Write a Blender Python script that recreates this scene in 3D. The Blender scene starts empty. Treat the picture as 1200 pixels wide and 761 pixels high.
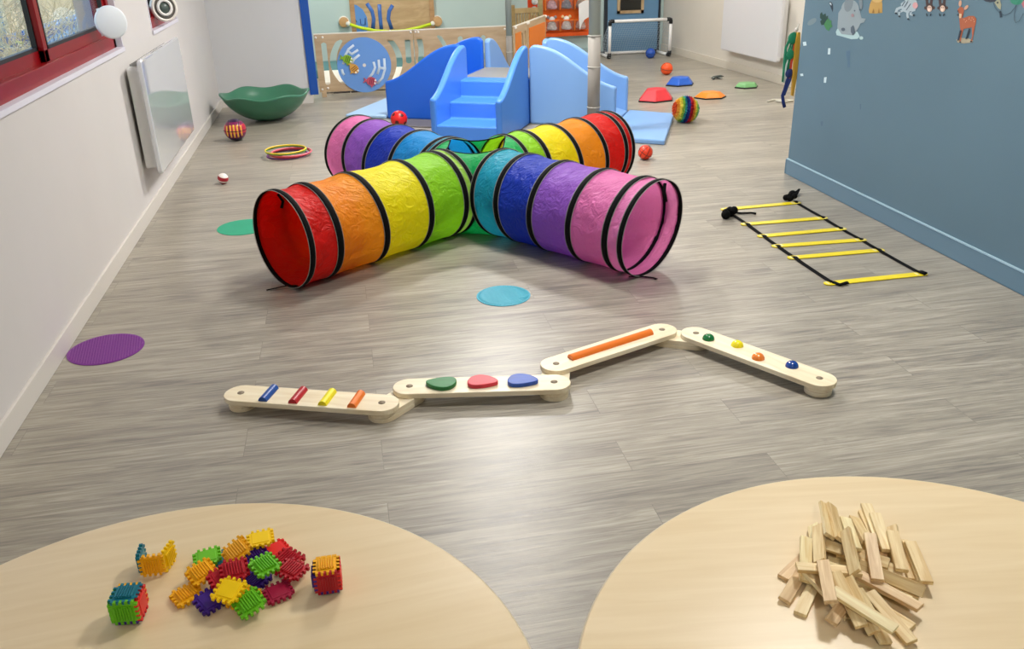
import bpy, bmesh, math, random
from mathutils import Vector, Matrix, Quaternion, Euler
random.seed(7)
C = bpy.context.scene.collection
PI = math.pi
# ---------------------------------------------------------------- camera maths (room metres, y into the room)
YAW, PITCH, ROLL, FPX, CAMZ = 0.179106588, 0.424697737, -0.0271648506, 1012.00773, 1.55
def cam_axes():
    cy, sy, cp, sp = math.cos(YAW), math.sin(YAW), math.cos(PITCH), math.sin(PITCH)
    fw = Vector((sy*cp, cy*cp, -sp)); r = Vector((cy, -sy, 0)); u = r.cross(fw)
    c, s = math.cos(ROLL), math.sin(ROLL)
    return r*c + u*s, u*c - r*s, fw
AR, AU, AF = cam_axes()
O = Vector((0, 0, CAMZ))
def ray(px, py): return AR*(px-600) - AU*(py-380.5) + AF*FPX
def at_z(px, py, z=0.0):
    r = ray(px, py); return O + r*((z-CAMZ)/r.z)
def at_y(px, py, y):
    r = ray(px, py); return O + r*(y/r.y)
def at_x(px, py, x):
    r = ray(px, py); return O + r*(x/r.x)

# ---------------------------------------------------------------- materials
def lin(c):
    return tuple(((v/12.92) if v <= .04045 else ((v+.055)/1.055)**2.4) for v in c)
def hexc(h):
    h = h.lstrip('#'); return lin(tuple(int(h[i:i+2], 16)/255 for i in (0, 2, 4)))
def mat(name, col, rough=.5, spec=.5, metal=0, bump=0, bscale=40, var=0, vscale=8, trans=0, coat=0, emit=0, stretch=(1,1,1), sheen=0, bdist=.002):
    m = bpy.data.materials.new(name); m.use_nodes = True
    nt = m.node_tree; b = nt.nodes['Principled BSDF']
    c = hexc(col) if isinstance(col, str) else col
    b.inputs['Base Color'].default_value = (*c, 1); b.inputs['Roughness'].default_value = rough
    b.inputs['Specular IOR Level'].default_value = spec; b.inputs['Metallic'].default_value = metal
    b.inputs['Coat Weight'].default_value = coat; b.inputs['Sheen Weight'].default_value = sheen
    if emit: b.inputs['Emission Color'].default_value = (*c, 1); b.inputs['Emission Strength'].default_value = emit
    tc = nt.nodes.new('ShaderNodeTexCoord'); mp = nt.nodes.new('ShaderNodeMapping'); mp.inputs['Scale'].default_value = stretch
    nt.links.new(tc.outputs['Object'], mp.inputs['Vector'])
    if var:
        n = nt.nodes.new('ShaderNodeTexNoise'); n.inputs['Scale'].default_value = vscale; n.inputs['Detail'].default_value = 4
        r = nt.nodes.new('ShaderNodeValToRGB')
        r.color_ramp.elements[0].color = (*[max(0, v*(1-var)) for v in c], 1); r.color_ramp.elements[1].color = (*[min(1, v*(1+var)) for v in c], 1)
        r.color_ramp.elements[0].position = .3; r.color_ramp.elements[1].position = .7
        nt.links.new(mp.outputs[0], n.inputs['Vector']); nt.links.new(n.outputs['Fac'], r.inputs['Fac']); nt.links.new(r.outputs['Color'], b.inputs['Base Color'])
    if bump:
        n = nt.nodes.new('ShaderNodeTexNoise'); n.inputs['Scale'].default_value = bscale; n.inputs['Detail'].default_value = 3
        bp = nt.nodes.new('ShaderNodeBump'); bp.inputs['Strength'].default_value = bump; bp.inputs['Distance'].default_value = bdist
        nt.links.new(mp.outputs[0], n.inputs['Vector']); nt.links.new(n.outputs['Fac'], bp.inputs['Height']); nt.links.new(bp.outputs['Normal'], b.inputs['Normal'])
    return m
_mc = {}
def pm(col, rough=.35, **k):
    key = (col, rough, tuple(sorted(k.items())))
    if key not in _mc: _mc[key] = mat('coat_'+str(col).strip('#'), col, rough, **k)
    return _mc[key]

def floor_material():
    m = bpy.data.materials.new('vinyl_planks'); m.use_nodes = True; nt = m.node_tree; N = nt.nodes; Lk = nt.links
    b = N['Principled BSDF']; tc = N.new('ShaderNodeTexCoord')
    br = N.new('ShaderNodeTexBrick'); br.offset = .37; br.offset_frequency = 2
    br.inputs['Scale'].default_value = 1; br.inputs['Brick Width'].default_value = 1.22; br.inputs['Row Height'].default_value = .182
    br.inputs['Mortar Size'].default_value = .0011; br.inputs['Mortar Smooth'].default_value = .1; br.inputs['Bias'].default_value = 0
    br.inputs['Color1'].default_value = (0, 0, 0, 1); br.inputs['Color2'].default_value = (1, 1, 1, 1); br.inputs['Mortar'].default_value = (.5, .5, .5, 1)
    Lk.new(tc.outputs['Object'], br.inputs['Vector'])
    # grain: noise stretched along x, shifted per plank
    off = N.new('ShaderNodeVectorMath'); off.operation = 'MULTIPLY'; off.inputs[1].default_value = (7, 3, 5)
    Lk.new(br.outputs['Color'], off.inputs[0])
    add = N.new('ShaderNodeVectorMath'); add.operation = 'ADD'; Lk.new(tc.outputs['Object'], add.inputs[0]); Lk.new(off.outputs[0], add.inputs[1])
    def grain(sx, sy, det, dist):
        mp = N.new('ShaderNodeMapping'); mp.inputs['Scale'].default_value = (sx, sy, 1)
        n = N.new('ShaderNodeTexNoise'); n.inputs['Scale'].default_value = 1; n.inputs['Detail'].default_value = det; n.inputs['Distortion'].default_value = dist
        n.inputs['Roughness'].default_value = .62
        Lk.new(add.outputs[0], mp.inputs['Vector']); Lk.new(mp.outputs[0], n.inputs['Vector']); return n.outputs['Fac']
    g1 = grain(1.7, 26, 6, 2.2); g2 = grain(7, 170, 4, .4); g3 = grain(.9, 7, 3, 1.5)
    def mth(op, a, bb):
        x = N.new('ShaderNodeMath'); x.operation = op
        for i, v in enumerate((a, bb)):
            if isinstance(v, (int, float)): x.inputs[i].default_value = v
            else: Lk.new(v, x.inputs[i])
        return x.outputs[0]
    s = mth('ADD', mth('MULTIPLY', g1, .5), mth('ADD', mth('MULTIPLY', g2, .25), mth('MULTIPLY', g3, .25)))
    s = mth('ADD', s, mth('MULTIPLY', mth('SUBTRACT', br.outputs['Color'], .5), .045))
    r = N.new('ShaderNodeValToRGB'); e = r.color_ramp.elements
    e[0].position = .37; e[0].color = (*hexc('#77716a'), 1); e[1].position = .66; e[1].color = (*hexc('#bab3a4'), 1)
    k = e.new(.5); k.color = (*hexc('#999284'), 1)
    Lk.new(s, r.inputs['Fac'])
    mx = N.new('ShaderNodeMix'); mx.data_type = 'RGBA'; mx.inputs['B'].default_value = (*hexc('#6b655d'), 1)
    Lk.new(mth('MULTIPLY', br.outputs['Fac'], .55), mx.inputs['Factor']); Lk.new(r.outputs['Color'], mx.inputs['A']); Lk.new(mx.outputs['Result'], b.inputs['Base Color'])
    rr = N.new('ShaderNodeMapRange'); rr.inputs['To Min'].default_value = .27; rr.inputs['To Max'].default_value = .42
    Lk.new(g1, rr.inputs['Value']); Lk.new(rr.outputs[0], b.inputs['Roughness']); b.inputs['Specular IOR Level'].default_value = .5
    bp = N.new('ShaderNodeBump'); bp.inputs['Strength'].default_value = .25; bp.inputs['Distance'].default_value = .002
    Lk.new(g2, bp.inputs['Height']); Lk.new(bp.outputs['Normal'], b.inputs['Normal'])
    return m

def wood(name, c1, c2, sx=2, sy=14, sz=14, rough=.45, dist=1.2, coat=0, lo=.35, hi=.65, rnd=False):
    m = bpy.data.materials.new(name); m.use_nodes = True; nt = m.node_tree; b = nt.nodes['Principled BSDF']
    tc = nt.nodes.new('ShaderNodeTexCoord'); mp = nt.nodes.new('ShaderNodeMapping'); mp.inputs['Scale'].default_value = (sx, sy, sz)
    n = nt.nodes.new('ShaderNodeTexNoise'); n.inputs['Scale'].default_value = 1; n.inputs['Detail'].default_value = 5; n.inputs['Distortion'].default_value = dist
    r = nt.nodes.new('ShaderNodeValToRGB'); r.color_ramp.elements[0].color = (*hexc(c1), 1); r.color_ramp.elements[1].color = (*hexc(c2), 1)
    r.color_ramp.elements[0].position = lo; r.color_ramp.elements[1].position = hi
    nt.links.new(tc.outputs['Object'], mp.inputs['Vector']); v = mp.outputs[0]
    if rnd:
        oi = nt.nodes.new('ShaderNodeObjectInfo'); a = nt.nodes.new('ShaderNodeVectorMath'); a.operation = 'ADD'
        ml = nt.nodes.new('ShaderNodeMath'); ml.operation = 'MULTIPLY'; ml.inputs[1].default_value = 40
        nt.links.new(oi.outputs['Random'], ml.inputs[0]); nt.links.new(v, a.inputs[0]); nt.links.new(ml.outputs[0], a.inputs[1]); v = a.outputs[0]
    nt.links.new(v, n.inputs['Vector']); nt.links.new(n.outputs['Fac'], r.inputs['Fac']); nt.links.new(r.outputs['Color'], b.inputs['Base Color'])
    b.inputs['Roughness'].default_value = rough; b.inputs['Coat Weight'].default_value = coat
    return m

def fabric(name, col):
    """thin nylon: diffuse + translucent, with crumples"""
    m = bpy.data.materials.new(name); m.use_nodes = True; nt = m.node_tree; N = nt.nodes; b = N['Principled BSDF']
    c = hexc(col)
    b.inputs['Base Color'].default_value = (*c, 1); b.inputs['Roughness'].default_value = .45; b.inputs['Specular IOR Level'].default_value = .35
    t = N.new('ShaderNodeBsdfTranslucent'); t.inputs['Color'].default_value = (*c, 1)
    mx = N.new('ShaderNodeMixShader'); mx.inputs[0].default_value = .38
    tr = N.new('ShaderNodeBsdfTransparent'); tr.inputs['Color'].default_value = (*c, 1)
    m2 = N.new('ShaderNodeMixShader'); m2.inputs[0].default_value = .10
    tc = N.new('ShaderNodeTexCoord'); mp = N.new('ShaderNodeMapping'); mp.inputs['Rotation'].default_value = (0, .2, .7); mp.inputs['Scale'].default_value = (14, 30, 22)
    n = N.new('ShaderNodeTexNoise'); n.inputs['Scale'].default_value = 1; n.inputs['Detail'].default_value = 5; n.inputs['Distortion'].default_value = 1.6
    bp = N.new('ShaderNodeBump'); bp.inputs['Strength'].default_value = .8; bp.inputs['Distance'].default_value = .02
    L = nt.links
    L.new(tc.outputs['Object'], mp.inputs[0]); L.new(mp.outputs[0], n.inputs['Vector']); L.new(n.outputs['Fac'], bp.inputs['Height'])
    L.new(bp.outputs[0], b.inputs['Normal'])
    L.new(b.outputs[0], mx.inputs[1]); L.new(t.outputs[0], mx.inputs[2]); L.new(mx.outputs[0], m2.inputs[1]); L.new(tr.outputs[0], m2.inputs[2])
    L.new(m2.outputs[0], N['Material Output'].inputs['Surface'])
    return m

def thin_glass(name, tint=(1, 1, 1), op=.0, minr=.02):
    m = bpy.data.materials.new(name); m.use_nodes = True; nt = m.node_tree; N = nt.nodes
    for n in list(N):
        if n.type == 'BSDF_PRINCIPLED': N.remove(n)
    t = N.new('ShaderNodeBsdfTransparent'); t.inputs[0].default_value = (*tint, 1)
    g = N.new('ShaderNodeBsdfGlossy'); g.inputs['Roughness'].default_value = .01
    f = N.new('ShaderNodeFresnel'); f.inputs[0].default_value = 1.5
    a = N.new('ShaderNodeMath'); a.operation = 'MULTIPLY_ADD'; a.inputs[1].default_value = .22; a.inputs[2].default_value = op
    mx = N.new('ShaderNodeMixShader')
    nt.links.new(f.outputs[0], a.inputs[0]); nt.links.new(a.outputs[0], mx.inputs[0]); nt.links.new(t.outputs[0], mx.inputs[1]); nt.links.new(g.outputs[0], mx.inputs[2])
    nt.links.new(mx.outputs[0], N['Material Output'].inputs['Surface']); return m

def ramp_mat(name, stops, mode, rough=.4, coat=0, scale=1.0, bump=0):
    """constant-step colour bands. mode: x/y/z object coordinate or 'ang' around z"""
    m = bpy.data.materials.new(name); m.use_nodes = True; nt = m.node_tree; N = nt.nodes; b = N['Principled BSDF']; L = nt.links
    tc = N.new('ShaderNodeTexCoord'); sp = N.new('ShaderNodeSeparateXYZ'); L.new(tc.outputs['Object'], sp.inputs[0])
    if mode == 'ang':
        at = N.new('ShaderNodeMath'); at.operation = 'ARCTAN2'; L.new(sp.outputs['Y'], at.inputs[0]); L.new(sp.outputs['X'], at.inputs[1]); src = at.outputs[0]; lo, hi = -PI, PI
    else: src = sp.outputs[mode.upper()]; lo, hi = -scale, scale
    mr = N.new('ShaderNodeMapRange'); mr.inputs['From Min'].default_value = lo; mr.inputs['From Max'].default_value = hi; L.new(src, mr.inputs['Value'])
    r = N.new('ShaderNodeValToRGB'); r.color_ramp.interpolation = 'CONSTANT'; e = r.color_ramp.elements
    while len(e) > 1: e.remove(e[0])
    e[0].position = stops[0][0]; e[0].color = (*hexc(stops[0][1]), 1)
    for p, c in stops[1:]:
        k = e.new(p); k.color = (*hexc(c), 1)
    L.new(mr.outputs[0], r.inputs['Fac']); L.new(r.outputs['Color'], b.inputs['Base Color']); b.inputs['Roughness'].default_value = rough; b.inputs['Coat Weight'].default_value = coat
    if bump:
        n = N.new('ShaderNodeTexNoise'); n.inputs['Scale'].default_value = 60; bp = N.new('ShaderNodeBump'); bp.inputs['Strength'].default_value = bump; bp.inputs['Distance'].default_value = .01
        L.new(n.outputs['Fac'], bp.inputs['Height']); L.new(bp.outputs[0], b.inputs['Normal'])
    return m

# ---------------------------------------------------------------- mesh builder
class MB:
    def __init__(s): s.v = []; s.f = []; s.mi = []; s.sm = []; s.cur = 0
    def add(s, vs, fs, smooth=False):
        n = len(s.v); s.v += [tuple(v) for v in vs]
        for f in fs: s.f.append([i+n for i in f]); s.mi.append(s.cur); s.sm.append(smooth)
        return s
    def box(s, c, d, M=None):
        x, y, z = d[0]/2, d[1]/2, d[2]/2
        vs = [Vector((c[0]+a*x, c[1]+b*y, c[2]+e*z)) for a in (-1, 1) for b in (-1, 1) for e in (-1, 1)]
        if M is not None: vs = [M @ v for v in vs]
        return s.add(vs, [(0, 1, 3, 2), (4, 6, 7, 5), (0, 4, 5, 1), (2, 3, 7, 6), (0, 2, 6, 4), (1, 5, 7, 3)])
    def box2(s, lo, hi, M=None): return s.box([(a+b)/2 for a, b in zip(lo, hi)], [abs(b-a) for a, b in zip(lo, hi)], M)
    def tube(s, pts, r, n=10, closed=False, flat=None, caps=True):
        """round tube along points; r number or list; flat=(w,h) makes a strap"""
        pts = [Vector(p) for p in pts]; m = len(pts); rr = r if isinstance(r, (list, tuple)) else [r]*m
        up = None; rings = []
        for i, p in enumerate(pts):
            if closed: t = pts[(i+1) % m]-pts[i-1]
            else: t = pts[min(i+1, m-1)]-pts[max(i-1, 0)]
            t.normalize()
            if up is None:
                up = Vector((0, 0, 1)) if abs(t.z) < .9 else Vector((1, 0, 0))
            a = t.cross(up)
            if a.length < 1e-6: a = t.cross(Vector((0, 1, 0)))
            a.normalize(); b = a.cross(t).normalized(); up = b
            ring = []
            for k in range(n):
                an = 2*PI*k/n
                if flat: ring.append(p + a*math.cos(an)*flat[0]/2 + b*math.sin(an)*flat[1]/2)
                else: ring.append(p + (a*math.cos(an)+b*math.sin(an))*rr[i])
            rings.append(ring)
        vs = [v for R_ in rings for v in R_]; fs = []
        for i in range(m if closed else m-1):
            j = (i+1) % m
            for k in range(n): fs.append((i*n+k, i*n+(k+1) % n, j*n+(k+1) % n, j*n+k))
        if not closed and caps: fs += [tuple(range(n-1, -1, -1)), tuple((m-1)*n+k for k in range(n))]
        return s.add(vs, fs, True)
    def cyl(s, a, b, r, n=20, r2=None): return s.tube([a, b], [r, r if r2 is None else r2], n)
    def lathe(s, prof, n=32, c=(0, 0, 0), mod=None):
        vs = []; m = len(prof)
        for k in range(n):
            a = 2*PI*k/n
            for i, (r, z) in enumerate(prof):
                if mod: r, z = mod(a, i, r, z)
                vs.append((c[0]+r*math.cos(a), c[1]+r*math.sin(a), c[2]+z))
        fs = [(k*m+i, ((k+1) % n)*m+i, ((k+1) % n)*m+i+1, k*m+i+1) for k in range(n) for i in range(m-1)]
        return s.add(vs, fs, True)
    def prism(s, poly, z0, z1, M=None, smooth=False):
        """polygon in xy extruded z0..z1, M maps to place"""
        n = len(poly); vs = [Vector((x, y, z)) for z in (z0, z1) for x, y in poly]
        if M is not None: vs = [M @ v for v in vs]
        s.add(vs, [tuple(range(n-1, -1, -1)), tuple(range(n, 2*n))])
        k = len(s.v)-2*n
        for i in range(n):
            s.f.append([k+i, k+(i+1) % n, k+n+(i+1) % n, k+n+i]); s.mi.append(s.cur); s.sm.append(smooth)
        return s
    def ball(s, c, r, n=24, m=16, sq=(1, 1, 1)):
        vs = [(c[0]+r*sq[0]*math.sin(PI*j/m)*math.cos(2*PI*i/n), c[1]+r*sq[1]*math.sin(PI*j/m)*math.sin(2*PI*i/n), c[2]+r*sq[2]*math.cos(PI*j/m)) for j in range(m+1) for i in range(n)]
        fs = [(j*n+i, (j+1)*n+i, (j+1)*n+(i+1) % n, j*n+(i+1) % n) for j in range(m) for i in range(n)]
        return s.add(vs, fs, True)
    def build(s, name, mats, parent=None, loc=(0, 0, 0), rot=None, bevel=0, seg=2, weld=True):
        me = bpy.data.meshes.new(name); me.from_pydata(s.v, [], s.f)
        if not isinstance(mats, (list, tuple)): mats = [mats]
        for m in mats: me.materials.append(m)
        me.polygons.foreach_set('material_index', s.mi); me.polygons.foreach_set('use_smooth', s.sm)
        bm = bmesh.new(); bm.from_mesh(me)
        if weld: bmesh.ops.remove_doubles(bm, verts=bm.verts, dist=1e-5)
        bmesh.ops.recalc_face_normals(bm, faces=bm.faces); bm.to_mesh(me); bm.free(); me.update()
        o = bpy.data.objects.new(name, me); C.objects.link(o); o.location = loc
        if rot is not None: o.rotation_euler = rot
        if parent is not None: o.parent = parent
        if bevel:
            b = o.modifiers.new('bevel', 'BEVEL'); b.width = bevel; b.segments = seg; b.limit_method = 'ANGLE'; b.angle_limit = .6
            b.harden_normals = False
        return o
def tag(o, label, cat, group=None):
    o['label'] = label; o['category'] = cat
    if group: o['group'] = group
    return o
def thing(name, label, cat, loc=(0, 0, 0), rotz=0, group=None):
    o = bpy.data.objects.new(name, None); C.objects.link(o); o.location = loc; o.rotation_euler = (0, 0, rotz); o.empty_display_size = .1
    return tag(o, label, cat, group)
def struct(o): o['kind'] = 'structure'; return o
def copy_thing(root):
    r = root.copy(); C.objects.link(r)
    for ch in root.children:
        c = ch.copy(); C.objects.link(c); c.parent = r
    return r
def stadium(L, w, n=14):
    p = []
    for k in range(n+1):
        a = -PI/2+PI*k/n; p.append((L/2+w/2*math.cos(a), w/2*math.sin(a)))
    for k in range(n+1):
        a = PI/2+PI*k/n; p.append((-L/2+w/2*math.cos(a), w/2*math.sin(a)))
    return p
def circ(r, n=48, cx=0, cy=0, ry=None): return [(cx+r*math.cos(2*PI*k/n), cy+(ry or r)*math.sin(2*PI*k/n)) for k in range(n)]
# ================================================================ ROOM SHELL
LX, BX, FY = -1.265, 2.93, 12.12      # left wall, blue partition, far wall
BY = 9.38                             # end wall of the left side
WALL = mat('white_wall_paint', '#d3cfcc', .75, .3, bump=.12, bscale=120, var=.02, vscale=2)
WALL2 = mat('white_wall_paint_back', '#d3d3d4', .75, .3, bump=.12, bscale=120, var=.02, vscale=2)
BASE = mat('white_skirting', '#d9d4cc', .4)
TEAL = mat('pale_teal_wall', '#b9cdca', .75, .3, var=.03, vscale=2)
BLUEW = mat('slate_blue_wall', '#5e7887', .62, .35, bump=.15, bscale=160, var=.045, vscale=1.3)
BLUEB = mat('slate_blue_skirting', '#648295', .4)
REDF = mat('red_lacquered_frame', '#8c0a12', .3, .25, var=.06, vscale=6)
WHITE = mat('white_plastic', '#e8e8ea', .35); BLACK = mat('black_plastic', '#141414', .45)
SILL = mat('window_reveal_white', '#e2e0ea', .5)
floor = struct(MB().box2((-1.6, -2.5, -.1), (5.6, 12.4, 0)).build('floor', floor_material()))
struct(MB().box2((-1.6, -2.5, 2.75), (5.6, 12.4, 2.85)).build('ceiling', mat('ceiling_white', '#e6e4e0', .8)))
# left wall with two window openings
W1 = (1.2, 5.665, .998, 2.25); W2 = (6.60, 7.66, 1.0, 2.25)
wl = MB(); T = .22
ys = [-2.5, W1[0], W1[1], W2[0], W2[1], BY+.2]
wl.box2((LX-T, -2.5, 0), (LX, BY+.2, .998)); wl.box2((LX-T, -2.5, 2.25), (LX, BY+.2, 2.8))
for a, b in ((-2.5, W1[0]), (W1[1], W2[0]), (W2[1], BY+.2)): wl.box2((LX-T, a, .998), (LX, b, 2.25))
struct(wl.build('wall_left', WALL))
struct(MB().box2((LX-T, BY, 0), (-.35, BY+.2, 2.8)).build('wall_back', WALL2))
struct(MB().box2((LX-T, BY+.2, 0), (LX-.02, 12.4, 2.8)).build('wall_nook', TEAL))
struct(MB().box2((-1.6, FY, 0), (5.6, FY+.2, 2.8)).build('wall_far', TEAL))
# right wall runs very slightly out of square
def rwx(y): return 4.455 + (FY-y)*.055
rw = MB(); rw.add([(rwx(12.3), 12.3, 0), (rwx(12.3)+.2, 12.3, 0), (rwx(4.5)+.2, 4.5, 0), (rwx(4.5), 4.5, 0), (rwx(12.3), 12.3, 2.8), (rwx(12.3)+.2, 12.3, 2.8), (rwx(4.5)+.2, 4.5, 2.8), (rwx(4.5), 4.5, 2.8)],
   [(0, 1, 2, 3), (4, 5, 6, 7), (0, 1, 5, 4), (1, 2, 6, 5), (2, 3, 7, 6), (3, 0, 4, 7)])
struct(rw.build('wall_right', mat('warm_white_wall', '#ddd7cb', .75, .3, var=.02, vscale=2)))
PE = 5.40
struct(MB().box2((BX, -2.5, 0), (BX+.12, PE, 2.8)).build('wall_partition', BLUEW))
struct(MB().box2((BX+.12, 4.3, 0), (5.6, 4.5, 2.8)).build('wall_side', WALL))
struct(MB().box2((-1.6, -2.7, 0), (5.6, -2.5, 2.8)).build('wall_behind', WALL))
# skirtings
struct(MB().box2((LX, -2.5, 0), (LX+.015, BY, .085)).build('baseboard_left', BASE, bevel=.003))
struct(MB().box2((LX, BY-.015, 0), (-.335, BY, .085)).box2((-.35, BY-.015, 0), (-.335, BY+.2, .085)).build('baseboard_back', BASE, bevel=.003))
struct(MB().box2((BX-.012, -2.5, 0), (BX, PE, .10)).box2((BX-.012, PE, 0), (BX+.12, PE+.012, .10)).build('baseboard_partition', BLUEB, bevel=.003))
struct(MB().box2((BX-.010, -2.5, .10), (BX, PE, .106)).build('trim_2', mat('pale_blue_bead', '#a9c6d2', .4)))
br = MB(); a, b = rwx(12.12), rwx(4.5)
br.add([(a, 12.12, 0), (a-.015, 12.12, 0), (b-.015, 4.5, 0), (b, 4.5, 0), (a, 12.12, .09), (a-.015, 12.12, .09), (b-.015, 4.5, .09), (b, 4.5, .09)], [(0, 1, 2, 3), (4, 5, 6, 7), (0, 1, 5, 4), (1, 2, 6, 5), (2, 3, 7, 6), (3, 0, 4, 7)])
struct(br.build('baseboard_right', mat('cream_skirting', '#dcd5c6', .4)))
struct(MB().box2((-1.3, FY-.015, 0), (3.5, FY, .085)).build('baseboard_far', mat('pale_teal_skirting', '#9db6b6', .4)))
# blue corner trim on the opening
struct(MB().box2((-.36, BY-.02, .085), (-.275, BY+.005, 2.75)).build('trim_1', mat('royal_blue_trim', '#1450a8', .4)))

# ---- windows (frame standing in the reveal)
GLASS = thin_glass('window_glass', (.96, .98, .97), .035)
def window(name, y0, y1, z0, z1, split):
    xg = LX-.065
    fr = MB(); w = .075
    fr.box2((xg-.05, y0, z0+.0), (xg+.035, y1, z0+w)); fr.box2((xg-.05, y0, z1-w), (xg+.035, y1, z1))
    fr.box2((xg-.05, y0, z0), (xg+.035, y0+.06, z1)); fr.box2((xg-.05, y1-.06, z0), (xg+.035, y1, z1))
    o = struct(fr.build(name, REDF, bevel=.004))
    # sash frames with black gaskets, two sliding leaves
    sp = y0+(y1-y0)*split
    k = 0
    for a, b, dx in ((y0+.055, sp+.03, -.018), (sp-.03, y1-.055, .008)):
        s = MB(); x0, x1 = xg+dx-.012, xg+dx+.014; q = .055
        s.box2((x0, a, z0+w-.01), (x1, b, z0+w+q)); s.box2((x0, a, z1-w-q), (x1, b, z1-w+.01)); s.box2((x0, a, z0+w), (x1, a+q, z1-w)); s.box2((x0, b-q, z0+w), (x1, b, z1-w))
        so = s.build('window_sash', REDF, o, bevel=.003)
        g = MB(); x0, x1 = xg+dx-.006, xg+dx+.0155; t = .014
        A, B, Z0, Z1 = a+q, b-q, z0+w+q, z1-w-q
        g.box2((x0, A-.002, Z0-.002), (x1, B+.002, Z0+t)); g.box2((x0, A, Z1-t), (x1, B, Z1)); g.box2((x0, A, Z0), (x1, A+t, Z1)); g.box2((x0, B-t, Z0), (x1, B, Z1))
        g.build('gasket', BLACK, so)
        MB().box2((xg+dx-.002, A, Z0), (xg+dx+.002, B, Z1)).build('pane', GLASS, so)
    # white reveal lining: sill and sides
    r = MB(); e = .004
    r.box2((LX-T+.005, y0, z0-.02), (LX+.012, y1, z0+.004)); r.box2((LX-.03, y1-.012, z0), (LX+.004, y1+.002, z1)); r.box2((LX-.03, y0-.002, z0), (LX+.004, y0+.012, z1))
    r.build('window_sill', SILL, o)
    return o
window('window_1', W1[0], W1[1], W1[2], W1[3], .715)
window('window_2', W2[0], W2[1], W2[2], W2[3], .5)

# ---- blue door on the far wall
def doorway():
    d = struct(MB().box2((3.63, FY-.045, .01), (4.365, FY-.005, 2.1)).build('door_1', mat('blue_door_paint', '#638db0', .45, var=.03), bevel=.003))
    MB().box2((3.595, FY-.05, 0), (3.635, FY, 2.16)).box2((4.365, FY-.05, 0), (4.395, FY, 2.16)).box2((3.595, FY-.05, 2.1), (4.395, FY, 2.16)).build('door_frame', mat('dark_door_frame', '#1d2733', .5), d)
    p = at_y(723, 15, FY-.05); q = at_y(754, 15, FY-.05)
    x0, x1, z0 = p.x, q.x, .515
    f = MB(); w = .04; y0, y1 = FY-.065, FY-.044
    f.box2((x0, y0, z0), (x1, y1, z0+w)); f.box2((x0, y0, z0+.75), (x1, y1, z0+.75+w)); f.box2((x0, y0, z0), (x0+w, y1, z0+.79)); f.box2((x1-w, y0, z0), (x1, y1, z0+.79))
    fo = f.build('window_frame', wood('light_oak', '#a98d66', '#c8ad86', 3, 12, 3), d)
    MB().box2((x0+w, y0+.006, z0+w), (x1-w, y1-.002, z0+.75)).build('pane', mat('dark_pane', '#23231f', .15), fo)
    MB().cyl((4.31, FY-.05, .95), (4.31, FY-.1, .95), .012).tube([(4.31, FY-.1, .95), (4.2, FY-.1, .95)], .01).build('door_handle', mat('brushed_steel', '#b0b0b0', .3, metal=1), d)
doorway()

# ---- outside the windows
def outside():
    tag(MB().box2((-14, -3, -.25), (-1.6, 30, -.2)).build('outdoor_ground', mat('brown_leafy_ground', '#a0906c', .9, var=.35, vscale=9)), 'brown leafy ground outside the red window', 'ground')
    bpy.data.objects['outdoor_ground']['kind'] = 'structure'
    t = thing('playground_fence', 'blue outdoor fence with a red post seen through the red window', 'fence', (-3.9, 5.5, -.2))
    f = MB()
    for k in range(95): f.box2((-.02, -2.6+k*.2, 0), (.02, -2.6+k*.2+.15, .80))
    f.build('fence_panel', mat('weathered_blue_boards', '#5b8fc4', .7, var=.3, vscale=5), t)
    MB().box2((.02, -2.6, .65), (.06, 16.4, .75)).box2((.02, -2.6, .1), (.06, 16.4, .2)).build('rail', mat('blue_rail', '#274c80', .7), t)
    MB().cyl((.16, 3.4, 0), (.16, 3.9, 2.4), .07).build('post', mat('faded_red_post', '#d8674c', .6), t)
    MB().cyl((.16, 5.6, 0), (.16, 5.6, 2.4), .06).build('post', mat('blue_post', '#3f86d0', .6), t)
    b = thing('bare_shrub', 'tangle of bare pale branches outside the red window', 'shrub', (-2.75, 8.0, -.2))
    br = MB(); rnd = random.Random(3)
    def grow(p, d, r, n):
        pts = [p]
        for i in range(5):
            d = (d+Vector((rnd.uniform(-.35, .35), rnd.uniform(-.35, .35), rnd.uniform(-.25, .3)))).normalized(); p = p+d*rnd.uniform(.06, .13); pts.append(p)
        br.tube(pts, [r*(1-.12*i) for i in range(6)], 5)
        if n:
            for k in range(3): grow(pts[rnd.randint(2, 5)], (d+Vector((rnd.uniform(-1, 1), rnd.uniform(-1, 1), rnd.uniform(-.3, .6)))).normalized(), r*.62, n-1)
    for k in range(26): grow(Vector((rnd.uniform(-.4, .4), rnd.uniform(-3.4, 2.6), .35)), Vector((rnd.uniform(-.3, .3), rnd.uniform(-.6, .6), 1)), .012, 3)
    br.v = [(max(-.6, min(.9, v[0]-.1)), v[1], v[2]) for v in br.v]
    br.build('branches', mat('pale_bark', '#e0d6b8', .8, var=.2), b)
    yh = [(.55, -4.4+i*.35, .98+.06*math.sin(i*.5)) for i in range(22)]
    MB().tube(yh, .012, 6).build('green_stem', mat('lime_stem', '#a8c43c', .6), b)
outside()

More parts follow.
